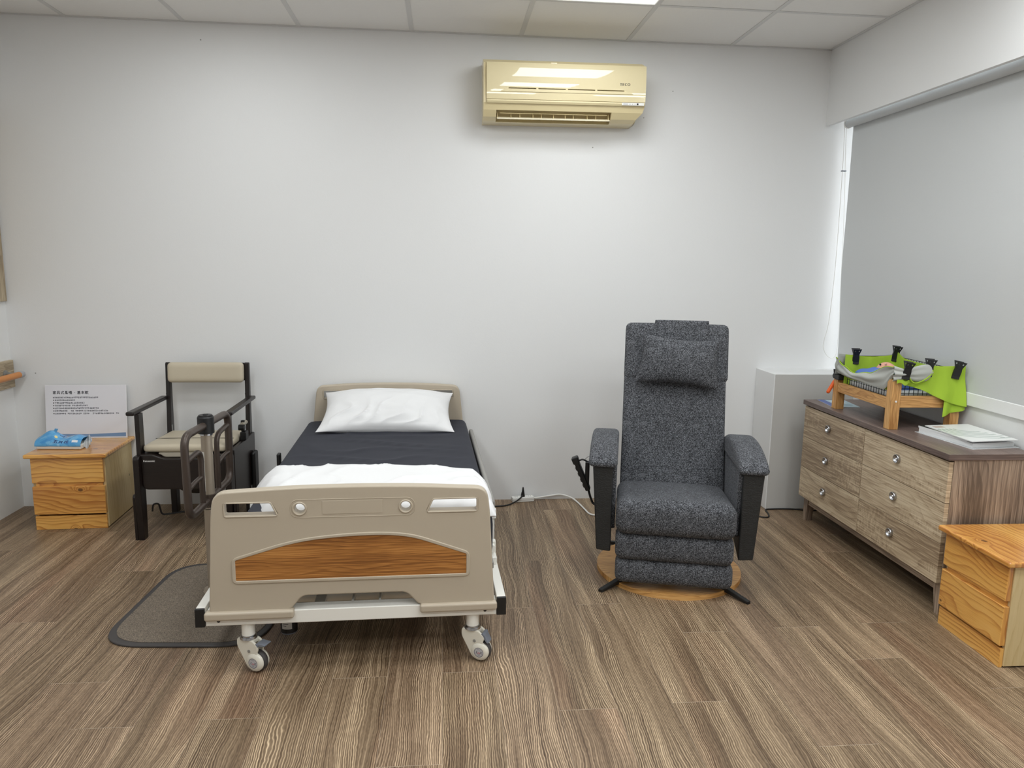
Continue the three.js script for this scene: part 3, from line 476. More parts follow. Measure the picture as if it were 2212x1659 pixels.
// folded white quilt at the foot
{
  const nu = 84, nv = 48;
  const fn = (s, t) => {
    const u = lerp(-0.488 + 0.13 * Math.pow(t, 1.5), 0.478, s), back = 0.225 + 0.10 * Math.pow(Math.max(0, (s - 0.5) / 0.5), 1.8) + 0.07 * sm(0.93, 1, s) + 0.02 * sm(0.1, 0, s) + 0.016 * (vn(s * 6 + 50, 7, 64, 64, 3) - 0.5);
    const w = lerp(back, 0.79, t), e = Math.min(1, Math.pow(Math.max(0, Math.min(t, 1 - t) / 0.14), 0.5)), er = Math.min(1, Math.pow(Math.max(0, (1 - s) / 0.06), 0.5));
    let y = 0.523 + 0.062 * e * er;
    y -= 0.125 * Math.pow(Math.max(0, 0.15 - s) / 0.15, 2.2);
    y += 0.016 * (vn(s * 8 + 10, t * 4 + 10, 64, 64, 1) - 0.5) * e + 0.010 * Math.pow(1 - Math.abs(2 * vn(s * 9 + t * 4 + 30, t * 5 - s * 3 + 30, 64, 64, 2) - 1), 4) * e;
    return [u, y, w];
  };
  const top0 = []; for (let j = 0; j <= nv; j++) for (let i = 0; i <= nu; i++) top0.push(fn(i / nu, j / nv));
  const P = [...top0.map(V3), ...top0.map(([x, y, z], k) => { const s = (k % (nu + 1)) / nu, left = Math.max(0, 0.15 - s) / 0.15; return V3([x + 0.012 * Math.pow(left, 1.2), Math.min(y - 0.004, 0.5225 - 0.125 * Math.pow(left, 2.2)), z]); })];
  const N = top0.length, idx = []; const f = []; for (let j = 0; j < nv; j++) for (let i = 0; i < nu; i++) { const a = j * (nu + 1) + i, b = a + 1, c = a + nu + 1, d = c + 1; f.push(a, d, b, a, c, d); }
  idx.push(...f); for (let k = 0; k < f.length; k += 3) idx.push(f[k] + N, f[k + 2] + N, f[k + 1] + N);
  const edge = []; for (let i = 0; i < nu; i++) edge.push([i, i + 1], [nv * (nu + 1) + i + 1, nv * (nu + 1) + i]); for (let j = 0; j < nv; j++) edge.push([(j + 1) * (nu + 1), j * (nu + 1)], [j * (nu + 1) + nu, (j + 1) * (nu + 1) + nu]);
  for (const [a, b] of edge) idx.push(a, b, b + N, a, b + N, a + N);
  const q = new THREE.BufferGeometry().setFromPoints(P); q.setIndex(idx); q.computeVertexNormals();
  const m = single('quilt', uvm(q, 'z'), cottonMat, 'folded white quilt across the foot of the bed', 'quilt'); m.position.set(BED[0], 0, BED[2]); m.rotation.y = BT;
}

// ------------------------------------------------------------------ standing support rail with its base plate
{
  const t = thing('support_rail', 'standing support rail with brown tube loop on a flat carpeted base plate beside the bed', 'support rail', [1.103, 0, 1.22], -3.6 * D);
  const P = round([[-0.275, -0.30], [0.335, -0.30], [0.335, 0.465], [-0.275, 0.465]], 0.17, 10).map(([x, z]) => [x, -z]);
  const sh = (o) => { const s = P.map(([x, y]) => { const cx = 0.03, cy = -0.0825; return [cx + (x - cx) * (1 - o / 0.305), cy + (y - cy) * (1 - o / 0.3825)]; }); return s; };
  const g = extr(sh(0), 0.009, 0.004); g.rotateX(-Math.PI / 2); const base = M('base_plate', g, rubberMat, t);
  const g2 = extr(sh(0.024), 0.003, 0.001); g2.rotateX(-Math.PI / 2); g2.translate(0, 0.0085, 0); M('carpet_top', uvm(g2, 'x'), carpetMat, base);
  M('post', cyl(0.0225, 0.0225, 0.27, [0, 0.565, 0], 32), champagne, t);
  M('lower_post', merge(cyl(0.024, 0.024, 0.37, [0, 0.195, 0], 32), cyl(0.04, 0.045, 0.014, [0, 0.016, 0], 32)), champagne, t);
  M('hub', merge(cyl(0.033, 0.033, 0.066, [0, 0.74, 0], 32), cyl(0.03, 0.033, 0.006, [0, 0.776, 0], 32), cyl(0.027, 0.027, 0.004, [0, 0.781, 0], 32), bx(-0.008, 0.008, 0.782, 0.787, -0.008, 0.008, 0.002)), blackMat, t);
  M('lower_hub', merge(cyl(0.031, 0.031, 0.052, [0, 0.42, 0], 32)), bronzeTube, t);
  M('ring', merge(cyl(0.0255, 0.0255, 0.006, [0, 0.702, 0], 28), cyl(0.0255, 0.0255, 0.005, [0, 0.388, 0], 28)), chrome, t);
  const T = 0.0155;
  M('tube_loop', pipe([[0, 0.742, 0], [0, 0.742, 0.225], [0, 0.408, 0.215], [0, 0.42, 0], [0, 0.435, -0.255], [0, 0.742, -0.255], [0, 0.742, 0]], T, 0.055), bronzeTube, t);
  M('inner_grip', pipe([[0, 0.64, 0.218], [0, 0.652, 0.07], [0, 0.42, 0.07]], 0.0115, 0.05), bronzeTube, t);
  M('inner_grip', pipe([[0, 0.688, -0.25], [0, 0.672, -0.108], [0, 0.43, -0.108]], 0.0115, 0.05), bronzeTube, t);
  M('rung', tube([[0, 0.522, 0.215], [0, 0.535, 0.14], [0, 0.538, 0.07]], 0.0095), bronzeTube, t);
  M('rung', tube([[0, 0.563, -0.25], [0, 0.56, -0.18], [0, 0.545, -0.108]], 0.0095), bronzeTube, t);
  { const c = document.createElement('canvas'); c.width = 64; c.height = 384; const x = c.getContext('2d'); x.fillStyle = '#e4e2dc'; x.fillRect(0, 0, 64, 384); x.fillStyle = '#444'; for (let i = 0; i < 22; i++) x.fillRect(12 + (i % 3) * 4, 20 + i * 14, 18 + ((i * 13) % 22), 6); x.fillStyle = '#111'; for (let i = 0; i < 9; i++) x.fillRect(8 + i * 5, 350, 3, 24); const tex = new THREE.CanvasTexture(c); tex.colorSpace = THREE.SRGBColorSpace;
    const lg = new THREE.CylinderGeometry(0.0229, 0.0229, 0.17, 10, 1, true, -0.95, 0.75); lg.translate(0, 0.545, 0); M('instruction_label', clean(lg), std({ map: tex, roughness: 0.5 }), t); }
}

// ------------------------------------------------------------------ commode chair
{
  const t = thing('commode_chair', 'dark wooden commode chair with beige seat and back pad by the wall', 'chair', [0.778, 0, 0.33]);
  const E = espressoMat;
  for (const s of [-1, 1]) {
    const post = extr([[-0.232, 0.40], [-0.178, 0.40], [-0.196, 0.6], [-0.214, 0.846], [-0.221, 0.853], [-0.232, 0.852], [-0.238, 0.846]], 0.024, 0.003); post.rotateY(-Math.PI / 2); post.translate(s * 0.213 + 0.012, 0, 0);
    M('back_post', uvm(post, 'y'), E, t);
    for (let k = 0; k < 4; k++) M('peg_hole_disc', cyl(0.003, 0.003, 0.002, [s * 0.213 - 0.0125, 0.6 + k * 0.026, -0.208], 10, 'x'), blackMat, t);  // black discs put in for the shaded peg holes
    const arm = bx(s * 0.236 - 0.02, s * 0.236 + 0.02, 0.648, 0.668, -0.215, 0.262, 0.007, 'z', 3); M('armrest', arm, E, t);
    M('arm_post', bx(s * 0.218 - 0.011, s * 0.218 + 0.011, 0.30, 0.65, 0.172, 0.228, 0.003), E, t);
    M('side_board', bx(s * 0.226 - 0.012, s * 0.226 + 0.012, s > 0 ? 0.17 : 0.25, 0.455, -0.23, 0.19, 0.005, 'z'), E, t);
    // legs
    const fl = extr(round([[-0.025, 0], [0.024, 0], [0.036, 0.2], [0.036, 0.44], [-0.03, 0.44], [-0.034, 0.2]], [0.003, 0.003, 0.05, 0.02, 0.02, 0.05], 5), 0.03, 0.004); fl.rotateY(-Math.PI / 2); fl.translate(s * 0.222 + 0.015, 0, 0.226); M('leg', uvm(fl, 'y'), E, t);
    const fe = extr(round([[-0.02, 0], [0.022, 0], [0.026, 0.24], [-0.022, 0.24]], [0.003, 0.003, 0.02, 0.02], 5), 0.016, 0.004); fe.rotateY(-Math.PI / 2); fe.translate(s * 0.246 + 0.008, 0, 0.226); M('leg_extension', uvm(fe, 'y'), E, t);
    M('leg', bx(s * 0.205 - 0.016, s * 0.205 + 0.016, 0, 0.44, -0.225, -0.17, 0.004), E, t);
  }
  { const g = soft(0.405, 0.112, 0.055, 0.022, [24, 8, 6], (p) => { p.z -= 0.03 * (p.x / 0.2) * (p.x / 0.2) * -0.5; }); g.rotateX(-0.08); g.translate(0, 0.80, -0.205); M('back_pad', g, beigeVinyl, t); }
  M('back_shell', bx(-0.2, 0.2, 0.75, 0.85, -0.24, -0.228, 0.004), E, t);
  { const g = soft(0.412, 0.04, 0.40, 0.018, [24, 4, 30], (p, a, b, c) => { if (p.y > 0) { p.y += 0.006 * (1 - a * a) * (1 - c * c) - 0.004 * Math.exp(-Math.pow((p.z - 0.055) / 0.006, 2)); } p.y += 0.006 * c; }); g.translate(0, 0.462, 0.01); M('seat_pad', g, beigeVinyl, t); }
  { const g = tube([[-0.2, 0.4835, 0.045], [-0.1, 0.4895, 0.062], [0, 0.491, 0.066], [0.1, 0.4895, 0.062], [0.2, 0.4835, 0.045]], 0.0014, false, 40, 5); M('seat_seam', g, std({ color: rgb(60, 54, 48), roughness: 0.8 }), t); }
  { const g = extr(round([[-0.135, 0.448], [-0.1, 0.424], [0.1, 0.424], [0.135, 0.448]], 0.012), 0.30, 0.006); g.translate(0, 0, -0.09); M('toilet_seat', g, beigePlastic, t); }
  { const g = extr(round([[-0.206, 0.262], [0.206, 0.262], [0.212, 0.445], [0.15, 0.445], [0.1, 0.423], [-0.1, 0.423], [-0.15, 0.445], [-0.212, 0.445]], [0.03, 0.03, 0.006, 0.02, 0.03, 0.03, 0.02, 0.006]), 0.36, 0.006); g.translate(0, 0, -0.125); M('bucket_housing', uvm(g, 'x'), E, t); }
  { const g = new THREE.SphereGeometry(0.13, 24, 12, 0, Math.PI * 2, Math.PI / 2, Math.PI / 2); g.scale(1, 0.55, 1); g.translate(0.02, 0.265, 0.05); M('bucket', clean(g), blackMat, t); }
  { const g = word('Panasonic', 0.0085, bold); g.translate(-0.196, 0.408, 0.2355); M('lettering', g, whitePlastic, t); }
  M('arm_lock', merge(cyl(0.016, 0.016, 0.03, [0.235, 0.535, 0.02], 16, 'x'), bx(0.212, 0.244, 0.452, 0.50, -0.08, -0.02, 0.006), bx(0.214, 0.232, 0.5, 0.56, -0.06, -0.04, 0.003)), blackMat, t);
  M('arm_bar', cyl(0.012, 0.012, 0.08, [0.225, 0.54, -0.06], 16, 'z'), beigePlastic, t);
  M('wheel_guard', merge(bx(0.238, 0.262, 0.13, 0.36, -0.2, -0.12, 0.012)), blackMat, t);
  M('release_bar', pipe([[-0.2, 0.12, 0.15], [-0.195, 0.16, 0.15], [-0.17, 0.16, 0.14], [-0.165, 0.09, 0.12], [0.06, 0.085, 0.0]], 0.0045, 0.02), blackMat, t);
  M('sticker', bx(-0.2003, -0.1995, 0.47, 0.505, -0.205, -0.19, 0), std({ color: rgb(150, 150, 148) }), t);
}

// ------------------------------------------------------------------ sign and tissue pack on the left nightstand
const GLYPH = {
  家: [[5, .3, 5, 1.3], [1, 2.8, 1, 1.5, 9, 1.5, 9, 2.8], [2.2, 3.2, 7.8, 3.2], [5.2, 3.2, 3.5, 4.6, 1.5, 5.5], [4, 4, 5.6, 5.8, 5.6, 8.8, 4.6, 9.5], [4.9, 5.4, 1.2, 7.4], [5.4, 6.8, 1, 9.2], [8, 4, 5.6, 5.4], [5.7, 5.4, 9.3, 9.3]],
  具: [[2.5, .5, 2.5, 6.5], [7.5, .5, 7.5, 6.5], [2.5, .5, 7.5, .5], [2.5, 2.4, 7.5, 2.4], [2.5, 4.3, 7.5, 4.3], [.5, 6.5, 9.5, 6.5], [3.5, 7, 1.2, 9.5], [6.5, 7, 9, 9.5]],
  式: [[.7, 2.4, 9.3, 2.4], [5.8, .3, 6.2, 4, 7.5, 8, 9.2, 9.6, 9.5, 7.5], [7.6, .5, 8.8, 1.6], [1.3, 5, 5, 5], [3.1, 5, 3.1, 8.4], [.7, 8.8, 5.6, 8]],
  馬: [[2.5, .7, 2.5, 6.3], [2.5, .7, 8, .7], [2.5, 2.5, 7.5, 2.5], [2.5, 4.3, 7.5, 4.3], [5.1, .7, 5.1, 6.3], [2.5, 6.3, 8.7, 6.3, 8.3, 9, 7, 9.5], [2, 7.4, 1.2, 9.3], [3.6, 7.4, 4, 9], [5.1, 7.3, 5.6, 8.7], [6.5, 7.2, 7, 8.3]],
  桶: [[.5, 2.6, 4, 2.6], [2.3, .4, 2.3, 9.6], [2.3, 2.8, .4, 6.4], [2.4, 3.6, 3.9, 5.2], [4.8, .8, 9, .8, 7, 2.4], [5.8, 1.6, 7.4, 2.6], [5, 3.2, 5, 9.6], [5, 3.2, 9.2, 3.2, 9.2, 9.3, 8.3, 9.5], [5, 5.1, 9.2, 5.1], [5, 7, 9.2, 7], [7.1, 3.2, 7.1, 9.4]],
  基: [[3, .4, 3, 5.8], [7, .4, 7, 5.8], [1, 1.6, 9, 1.6], [3, 3, 7, 3], [3, 4.4, 7, 4.4], [.5, 5.8, 9.5, 5.8], [3, 5.8, .8, 7.8], [7, 5.8, 9.3, 7.8], [5, 6.4, 5, 9.3], [3.2, 7.6, 6.8, 7.6], [1.2, 9.4, 8.8, 9.4]],
  本: [[.7, 2.6, 9.3, 2.6], [5, .4, 5, 9.6], [4.8, 2.8, .6, 7.6], [5.2, 2.8, 9.4, 7.6], [3.2, 7.2, 6.8, 7.2]],
  款: [[.6, 1.8, 5, 1.8], [2.8, .3, 2.8, 3.4], [1, 3.4, 4.6, 3.4], [1.2, 4.8, 4.5, 4.8], [.6, 6, 5, 6], [2.8, 6, 2.8, 9.4], [1.5, 7, .6, 8.6], [4, 7, 5, 8.4], [6.4, .5, 5.2, 3.6], [6, 2.4, 9.2, 2.4, 8.6, 4], [7.3, 3, 7, 6, 4.9, 9.6], [7.2, 6, 9.5, 9.6]],
  五: [[1.2, 1, 8.8, 1], [4.6, 1, 3.4, 9], [1.8, 4.8, 7.6, 4.8, 7.2, 9], [.5, 9, 9.5, 9]],
  月: [[2.8, .8, 2.8, 6.5, 1, 9.5], [2.8, .8, 7.8, .8, 7.8, 9.2, 6.6, 9.3], [2.8, 3.6, 7.8, 3.6], [2.8, 6.2, 7.8, 6.2]],
  花: [[.6, 1.8, 9.4, 1.8], [3.2, .3, 3.2, 3.2], [6.8, .3, 6.8, 3.2], [3.6, 3.4, .8, 6.8], [2.4, 5.2, 2.4, 9.6], [5.8, 3.6, 5.8, 9, 9.2, 9, 9.2, 7.4], [8.8, 4.8, 5.8, 6.6]],
};
function glyph(x, ch, px, py, size, lw) { x.lineWidth = lw; for (const s of GLYPH[ch]) { x.beginPath(); for (let i = 0; i < s.length; i += 2) x.lineTo(px + s[i] / 10 * size, py + s[i + 1] / 10 * size); x.stroke(); } }
{
  const c = document.createElement('canvas'); c.width = 1408; c.height = 976; const x = c.getContext('2d'), r = rng(21);
  x.fillStyle = '#e9e9ee'; x.fillRect(0, 0, 1408, 976); x.fillStyle = '#f6f6f8'; x.fillRect(0, 0, 1408, 8); x.fillRect(0, 966, 1408, 10); x.fillRect(1398, 0, 10, 976);
  x.strokeStyle = '#2b2d36'; x.lineCap = 'round'; x.lineJoin = 'round';
  [...'家具式馬桶'].forEach((ch, i) => glyph(x, ch, 132 + i * 68, 108, 60, 7)); x.fillStyle = '#55575f'; x.beginPath(); x.arc(512, 140, 6, 0, 7); x.fill(); [...'基本款'].forEach((ch, i) => glyph(x, ch, 552 + i * 68, 108, 60, 7));
  const line = (x0, x1, y, bullet) => { if (bullet) { x.fillStyle = '#1c1d22'; x.save(); x.translate(x0 + 12, y + 15); x.rotate(Math.PI / 4); x.fillRect(-9, -9, 18, 18); x.restore(); x0 += 32; } x.strokeStyle = '#3c3e48'; x.lineWidth = 3.2;
    for (let q = x0; q < x1 - 20; q += 27) { if (r() < 0.05) continue; for (let k = 0; k < 6; k++) { x.beginPath(); if (r() < 0.55) { const yy = y + 3 + r() * 24; x.moveTo(q + 2, yy); x.lineTo(q + 23, yy); } else { const xx = q + 4 + r() * 18; x.moveTo(xx, y + 2); x.lineTo(xx + (r() - 0.5) * 5, y + 28); } x.stroke(); } } };
  line(132, 930, 214, false); line(132, 520, 262, true); line(132, 690, 312, true); line(132, 745, 360, true); line(132, 940, 410, true); line(132, 1100, 458, true); line(132, 1290, 508, true);
  x.fillStyle = '#7d9cc4'; x.beginPath(); x.moveTo(1408 - 26, 880); x.lineTo(700, 905); x.lineTo(0, 890); x.lineTo(0, 952); x.lineTo(1408 - 26, 952); x.fill();
  const tex = new THREE.CanvasTexture(c); tex.colorSpace = THREE.SRGBColorSpace; tex.anisotropy = 8;
  const g = new THREE.BoxGeometry(0.437, 0.30, 0.003); g.translate(0, 0.15, 0);
  const face = std({ map: tex, roughness: 0.25 }), back = std({ color: rgb(228, 228, 230), roughness: 0.4 });
  const m = new THREE.Mesh(g, [back, back, back, back, face, back]); m.name = numbered('information_sign'); m.castShadow = m.receiveShadow = true; scene.add(m);
  m.position.set(0.083, 0.4125, 0.052); m.rotation.set(-0.115, 0, 0.006); top(m, 'white printed information sign standing on the nightstand against the wall', 'sign');
}
{
  const t = thing('tissue_pack', 'blue plastic pack of tissues lying on the left nightstand', 'tissue pack', [0.062, 0.4128, 0.262], -0.06);
  M('tissue_stack', bx(-0.118, 0.112, 0.0, 0.026, -0.055, 0.055, 0.006, 'x'), std({ color: rgb(226, 222, 212), roughness: 0.9 }), t);
  const c = document.createElement('canvas'); c.width = 512; c.height = 512; const x = c.getContext('2d'); x.fillStyle = '#5aa9e0'; x.fillRect(0, 0, 512, 512);
  const r = rng(9); for (let i = 0; i < 60; i++) { x.fillStyle = ['#3d8fd2', '#86c8ee', '#a9dbf4', '#2f7fc8'][i % 4]; x.globalAlpha = 0.35; x.beginPath(); x.ellipse(r() * 512, r() * 512, 20 + r() * 60, 8 + r() * 22, r() * 3, 0, 7); x.fill(); } x.globalAlpha = 1;
  x.fillStyle = '#f2e3a0'; x.beginPath(); x.arc(215, 330, 17, 0, 7); x.fill(); x.strokeStyle = '#1b2a66'; x.lineCap = 'round'; [...'五月花'].forEach((ch, i) => glyph(x, ch, 200 + i * 58, 372, 54, 8)); x.fillStyle = '#eef4fa'; x.fillRect(408, 380, 66, 34); x.fillStyle = '#1b2a66'; x.fillRect(230, 262, 40, 10); x.fillRect(262, 232, 12, 44); x.fillRect(288, 232, 12, 44); x.fillRect(300, 264, 30, 10);
  const tex = new THREE.CanvasTexture(c); tex.colorSpace = THREE.SRGBColorSpace;
  const wrap = sheet(40, 30, (s, q) => { const a = lerp(-0.25, Math.PI + 0.25, q), X = lerp(-0.124, 0.115, s), fold = 0.012 * Math.sin(s * 9) * Math.sin(q * 3) + 0.012 * (vn(s * 6 + 4, q * 6 + 4, 64, 64, 1) - 0.5), hh = 0.036 + 0.03 * Math.exp(-Math.pow((s - 0.32) / 0.18, 2)) * Math.pow(Math.sin(Math.max(0, Math.min(Math.PI, a))), 3) + fold * 0.8; return [X, 0.022 + hh * Math.max(-0.15, Math.sin(a)), 0.0575 * Math.cos(a)]; }, 0.0008);
  M('wrapper', wrap, phys({ map: tex, roughness: 0.25, clearcoat: 0.6, clearcoatRoughness: 0.15 }), t);
  const film = phys({ color: rgb(240, 244, 246), roughness: 0.2, transmission: 0.7, thickness: 0, clearcoat: 0.6 });
  M('clear_film', sheet(12, 12, (s, q) => [0.11 + 0.028 * s, 0.004 + 0.06 * q * (1 - 0.25 * s) + 0.008 * Math.sin(s * 7 + q * 5), lerp(0.056, -0.056, q * 0.5 + 0.25) * (1 - 0.3 * s) ], 0.0006), film, t);
  M('tear_tab', sheet(4, 6, (s, q) => [-0.055 + 0.022 * s + 0.012 * q, 0.08 + 0.022 * q, 0.0 + 0.01 * s], 0.001), phys({ map: tex, roughness: 0.3 }), t);
}

// ------------------------------------------------------------------ recliner armchair
const CH0 = [3.146, 0, 1.085], CHT = -14 * D;
{
  const t = thing('recliner_chair', 'dark grey melange fabric recliner armchair on a round wooden base', 'armchair', CH0, CHT);
  { const g = new THREE.CylinderGeometry(0.333, 0.333, 0.022, 96); g.translate(0, 0.011, 0); M('base_disc', uvm(clean(g), 'x'), std({ map: ashTex, color: new THREE.Color(0.96, 0.95, 0.88), roughness: 0.4 }), t); }
  M('swivel_column', merge(cyl(0.06, 0.09, 0.03, [0, 0.037, -0.02], 28), cyl(0.035, 0.035, 0.24, [0, 0.16, -0.02], 28), bx(-0.2, 0.2, 0.25, 0.29, -0.2, 0.2, 0.01)), blackMat, t);
  for (const [fx, fz] of [[-0.308, 0.308], [0.326, 0.312], [-0.29, -0.29], [0.29, -0.29]]) {
    const L = Math.hypot(fx, fz), g = extr([[0.03, 0.024], [0.25, 0.024], [L, 0.0], [L, 0.012], [0.24, 0.052], [0.03, 0.07]], 0.042, 0.004); g.translate(0, 0, -0.021);
    const p = g.attributes.position; for (let i = 0; i < p.count; i++) p.setZ(i, p.getZ(i) * lerp(1.1, 0.5, p.getX(i) / L)); g.computeVertexNormals(); g.rotateY(-Math.atan2(fz, fx)); M('foot', clean(g), blackMat, t);
  }
  { const g = soft(0.505, 0.155, 0.50, 0.045, [26, 10, 26], (p, a, b, c) => { if (b > 0) p.y += 0.012 * (1 - a * a) * (1 - c * c * 0.6); if (c > 0) p.z += 0.008 * (1 - b * b); p.y += 0.03 * (c - 1) * 0.9; }); g.translate(0, 0.362, 0.105); M('seat', g, feltMat, t); }
  { const g = soft(0.50, 0.13, 0.12, 0.035, [24, 10, 8], (p, a, b, c) => { if (c > 0) p.z += 0.012 * (1 - b * b) * (1 - a * a * 0.3); }); g.translate(0, 0.224, 0.268); M('footrest_pad', g, feltMat, t); }
  { const g = soft(0.50, 0.118, 0.10, 0.034, [24, 10, 8], (p, a, b, c) => { if (c > 0) p.z += 0.012 * (1 - b * b) * (1 - a * a * 0.3); }); g.rotateX(-0.06); g.translate(0.003, 0.108, 0.268); M('footrest_pad', g, feltMat, t); }
  // backrest in its own tilted group
  const bk = new THREE.Group(); bk.name = 'backrest'; bk.position.set(0.006, 0.345, -0.09); bk.rotation.x = -16.5 * D; t.add(bk);
  { const g = soft(0.49, 0.60, 0.10, 0.022, [22, 28, 8], (p, a, b, c) => { if (c > 0) p.z += 0.012 * (1 - a * a) - 0.01 * Math.exp(-Math.pow((b + 0.25) / 0.5, 2)) * (1 - a * a); }); g.translate(0, 0.29, -0.05); M('back_cushion', g, feltMat, bk); }
  { const g = soft(0.50, 0.29, 0.115, 0.028, [22, 16, 8], (p, a, b, c) => { if (c > 0) p.z += 0.008 * (1 - a * a); }); g.translate(0.004, 0.69, -0.05); M('head_cushion', g, feltMat, bk); }
  { const g = soft(0.262, 0.19, 0.13, 0.006, [10, 10, 6], null); g.translate(0.026, 0.752, -0.05); M('pillow_strap', g, feltMat, bk); }
  { const g = pillowGeo(0.39, 0.245, 0.12, 50, null, 2, 0.02); g.rotateZ(-0.07); const p = g.attributes.position; for (let i = 0; i < p.count; i++) { const y = p.getY(i), x = p.getX(i); p.setX(i, x * (1 - 0.06 * (y / 0.12))); } g.rotateX(0.06); g.translate(0.012, 0.632, 0.062); M('neck_pillow', g, feltMat, bk); }
  for (const s of [-1, 1]) {
    // padded armrest, fabric inner side and leather-look side panel
    const pr = round([[-0.30, 0.53], [-0.30, 0.585], [-0.16, 0.64], [0.02, 0.655], [0.17, 0.642], [0.29, 0.612], [0.318, 0.585], [0.312, 0.566], [0.26, 0.565]], [0.02, 0.04, 0.08, 0.1, 0.08, 0.03, 0.015, 0.01, 0.02], 6);
    const g = extr(pr, 0.124, 0.022, [], 5); g.rotateY(-Math.PI / 2); g.translate(s > 0 ? 0.374 : -0.252, 0, 0); M('arm_pad', uvm(clean(g), 'y'), feltMat, t);
    const g2 = extr(round([[-0.28, 0.33], [0.25, 0.27], [0.283, 0.57], [-0.28, 0.57]], 0.02), 0.03, 0.006); g2.rotateY(-Math.PI / 2); g2.translate(s > 0 ? 0.285 : -0.255, 0, 0); M('arm_side', uvm(clean(g2), 'y'), feltMat, t);
    const g3 = extr(round([[s * 0.270, 0.567], [s * 0.357, 0.567], [s * 0.332, 0.192], [s * 0.270, 0.186]].sort((p, q) => 0), 0.008), 0.50, 0.006); g3.translate(0, 0, -0.2);
    const p = g3.attributes.position; for (let i = 0; i < p.count; i++) if (p.getZ(i) < 0) { p.setY(i, Math.max(p.getY(i), 0.30)); } g3.computeVertexNormals(); M('side_panel', uvm(clean(g3), 'y'), leatherMat, t);
  }
}
{
  const t = thing('remote_handset', 'black corded remote handset hanging at the side of the recliner', 'remote', CH0, CHT);
  const a = V3([-0.458, 0.508, -0.05]), b = V3([-0.388, 0.352, -0.05]);
  const g = new THREE.Group(); g.name = 'handset'; t.add(g);
  const dir = b.clone().sub(a), L = dir.length(); g.position.copy(a).addScaledVector(dir, 0.5); g.rotation.z = Math.atan2(dir.x, -dir.y);
  M('handset_body', merge(bx(-0.012, 0.012, -L / 2, L / 2, -0.02, 0.02, 0.006), bx(-0.017, 0.015, L / 2 - 0.03, L / 2 + 0.004, -0.021, 0.021, 0.006)), blackMat, g);
  for (let k = 0; k < 4; k++) M('button', bx(-0.0165, -0.01, L / 2 - 0.062 - k * 0.03, L / 2 - 0.044 - k * 0.03, -0.012, 0.012, 0.003), rubberMat, g);
  M('holder', merge(bx(-0.406, -0.386, 0.368, 0.492, -0.065, -0.035, 0.005), tube([[-0.445, 0.49, -0.05], [-0.42, 0.5, -0.05], [-0.395, 0.49, -0.05]], 0.004)), blackMat, t);
  M('holder_wire', tube([[-0.41, 0.5, -0.05], [-0.395, 0.515, -0.05], [-0.375, 0.522, -0.05]], 0.0016), grayMetal, t);
  M('cord', tube([[-0.388, 0.352, -0.05], [-0.375, 0.31, -0.05], [-0.362, 0.285, -0.05], [-0.34, 0.28, -0.04]], 0.0055), blackMat, t);
}

// ------------------------------------------------------------------ power strip and cables on the floor
{
  const t = thing('power_strip', 'white three-socket power strip on the floor against the back wall', 'power strip', [2.566, 0, 0.038], 0.16);
  M('case', bx(-0.068, 0.066, 0.0, 0.03, -0.022, 0.022, 0.005, 'x', 3), whitePlastic, t);
  M('case_rib', bx(-0.07, 0.068, 0.012, 0.015, -0.0228, 0.0228, 0.001), std({ color: rgb(180, 178, 172) }), t);
  for (const x of [-0.042, 0.042]) for (const d of [-0.006, 0.006]) M('socket_slot', bx(x + d - 0.0015, x + d + 0.0015, 0.0296, 0.0304, -0.006, 0.006, 0), blackMat, t);
  const p = single('black_plug', merge(cyl(0.009, 0.013, 0.026, [2.566, 0.043, 0.038], 16), cyl(0.0035, 0.008, 0.032, [2.567, 0.071, 0.036], 12), tube([[2.562, 0.04, 0.05], [2.545, 0.03, 0.075], [2.515, 0.012, 0.085], [2.46, 0.0045, 0.125], [2.38, 0.0045, 0.14], [2.2, 0.0045, 0.15]], 0.0042)), blackMat, 'black plug with cord in the power strip running under the bed', 'plug');
  single('white_cable', tube([[2.632, 0.016, 0.03], [2.68, 0.018, 0.02], [2.74, 0.024, 0.012], [2.8, 0.03, 0.012], [2.86, 0.02, 0.04], [2.893, 0.0055, 0.09], [2.912, 0.0055, 0.22], [2.925, 0.0055, 0.3], [2.96, 0.0055, 0.33], [3.05, 0.0055, 0.36]], 0.0052, false, 120), whitePlastic, 'white power cable from the strip to behind the recliner', 'cable');
  single('black_cable', tube([[3.78, 0.0045, 0.34], [3.87, 0.0045, 0.375], [3.927, 0.0045, 0.405], [3.955, 0.0045, 0.395], [3.975, 0.0045, 0.34], [3.99, 0.0045, 0.275], [4.03, 0.0045, 0.266], [4.1, 0.0045, 0.266], [4.17, 0.0045, 0.275], [4.25, 0.0045, 0.3], [4.35, 0.0045, 0.3]], 0.0042, false, 120), blackMat, 'black cable curling on the floor beside the dresser leg', 'cable');
}

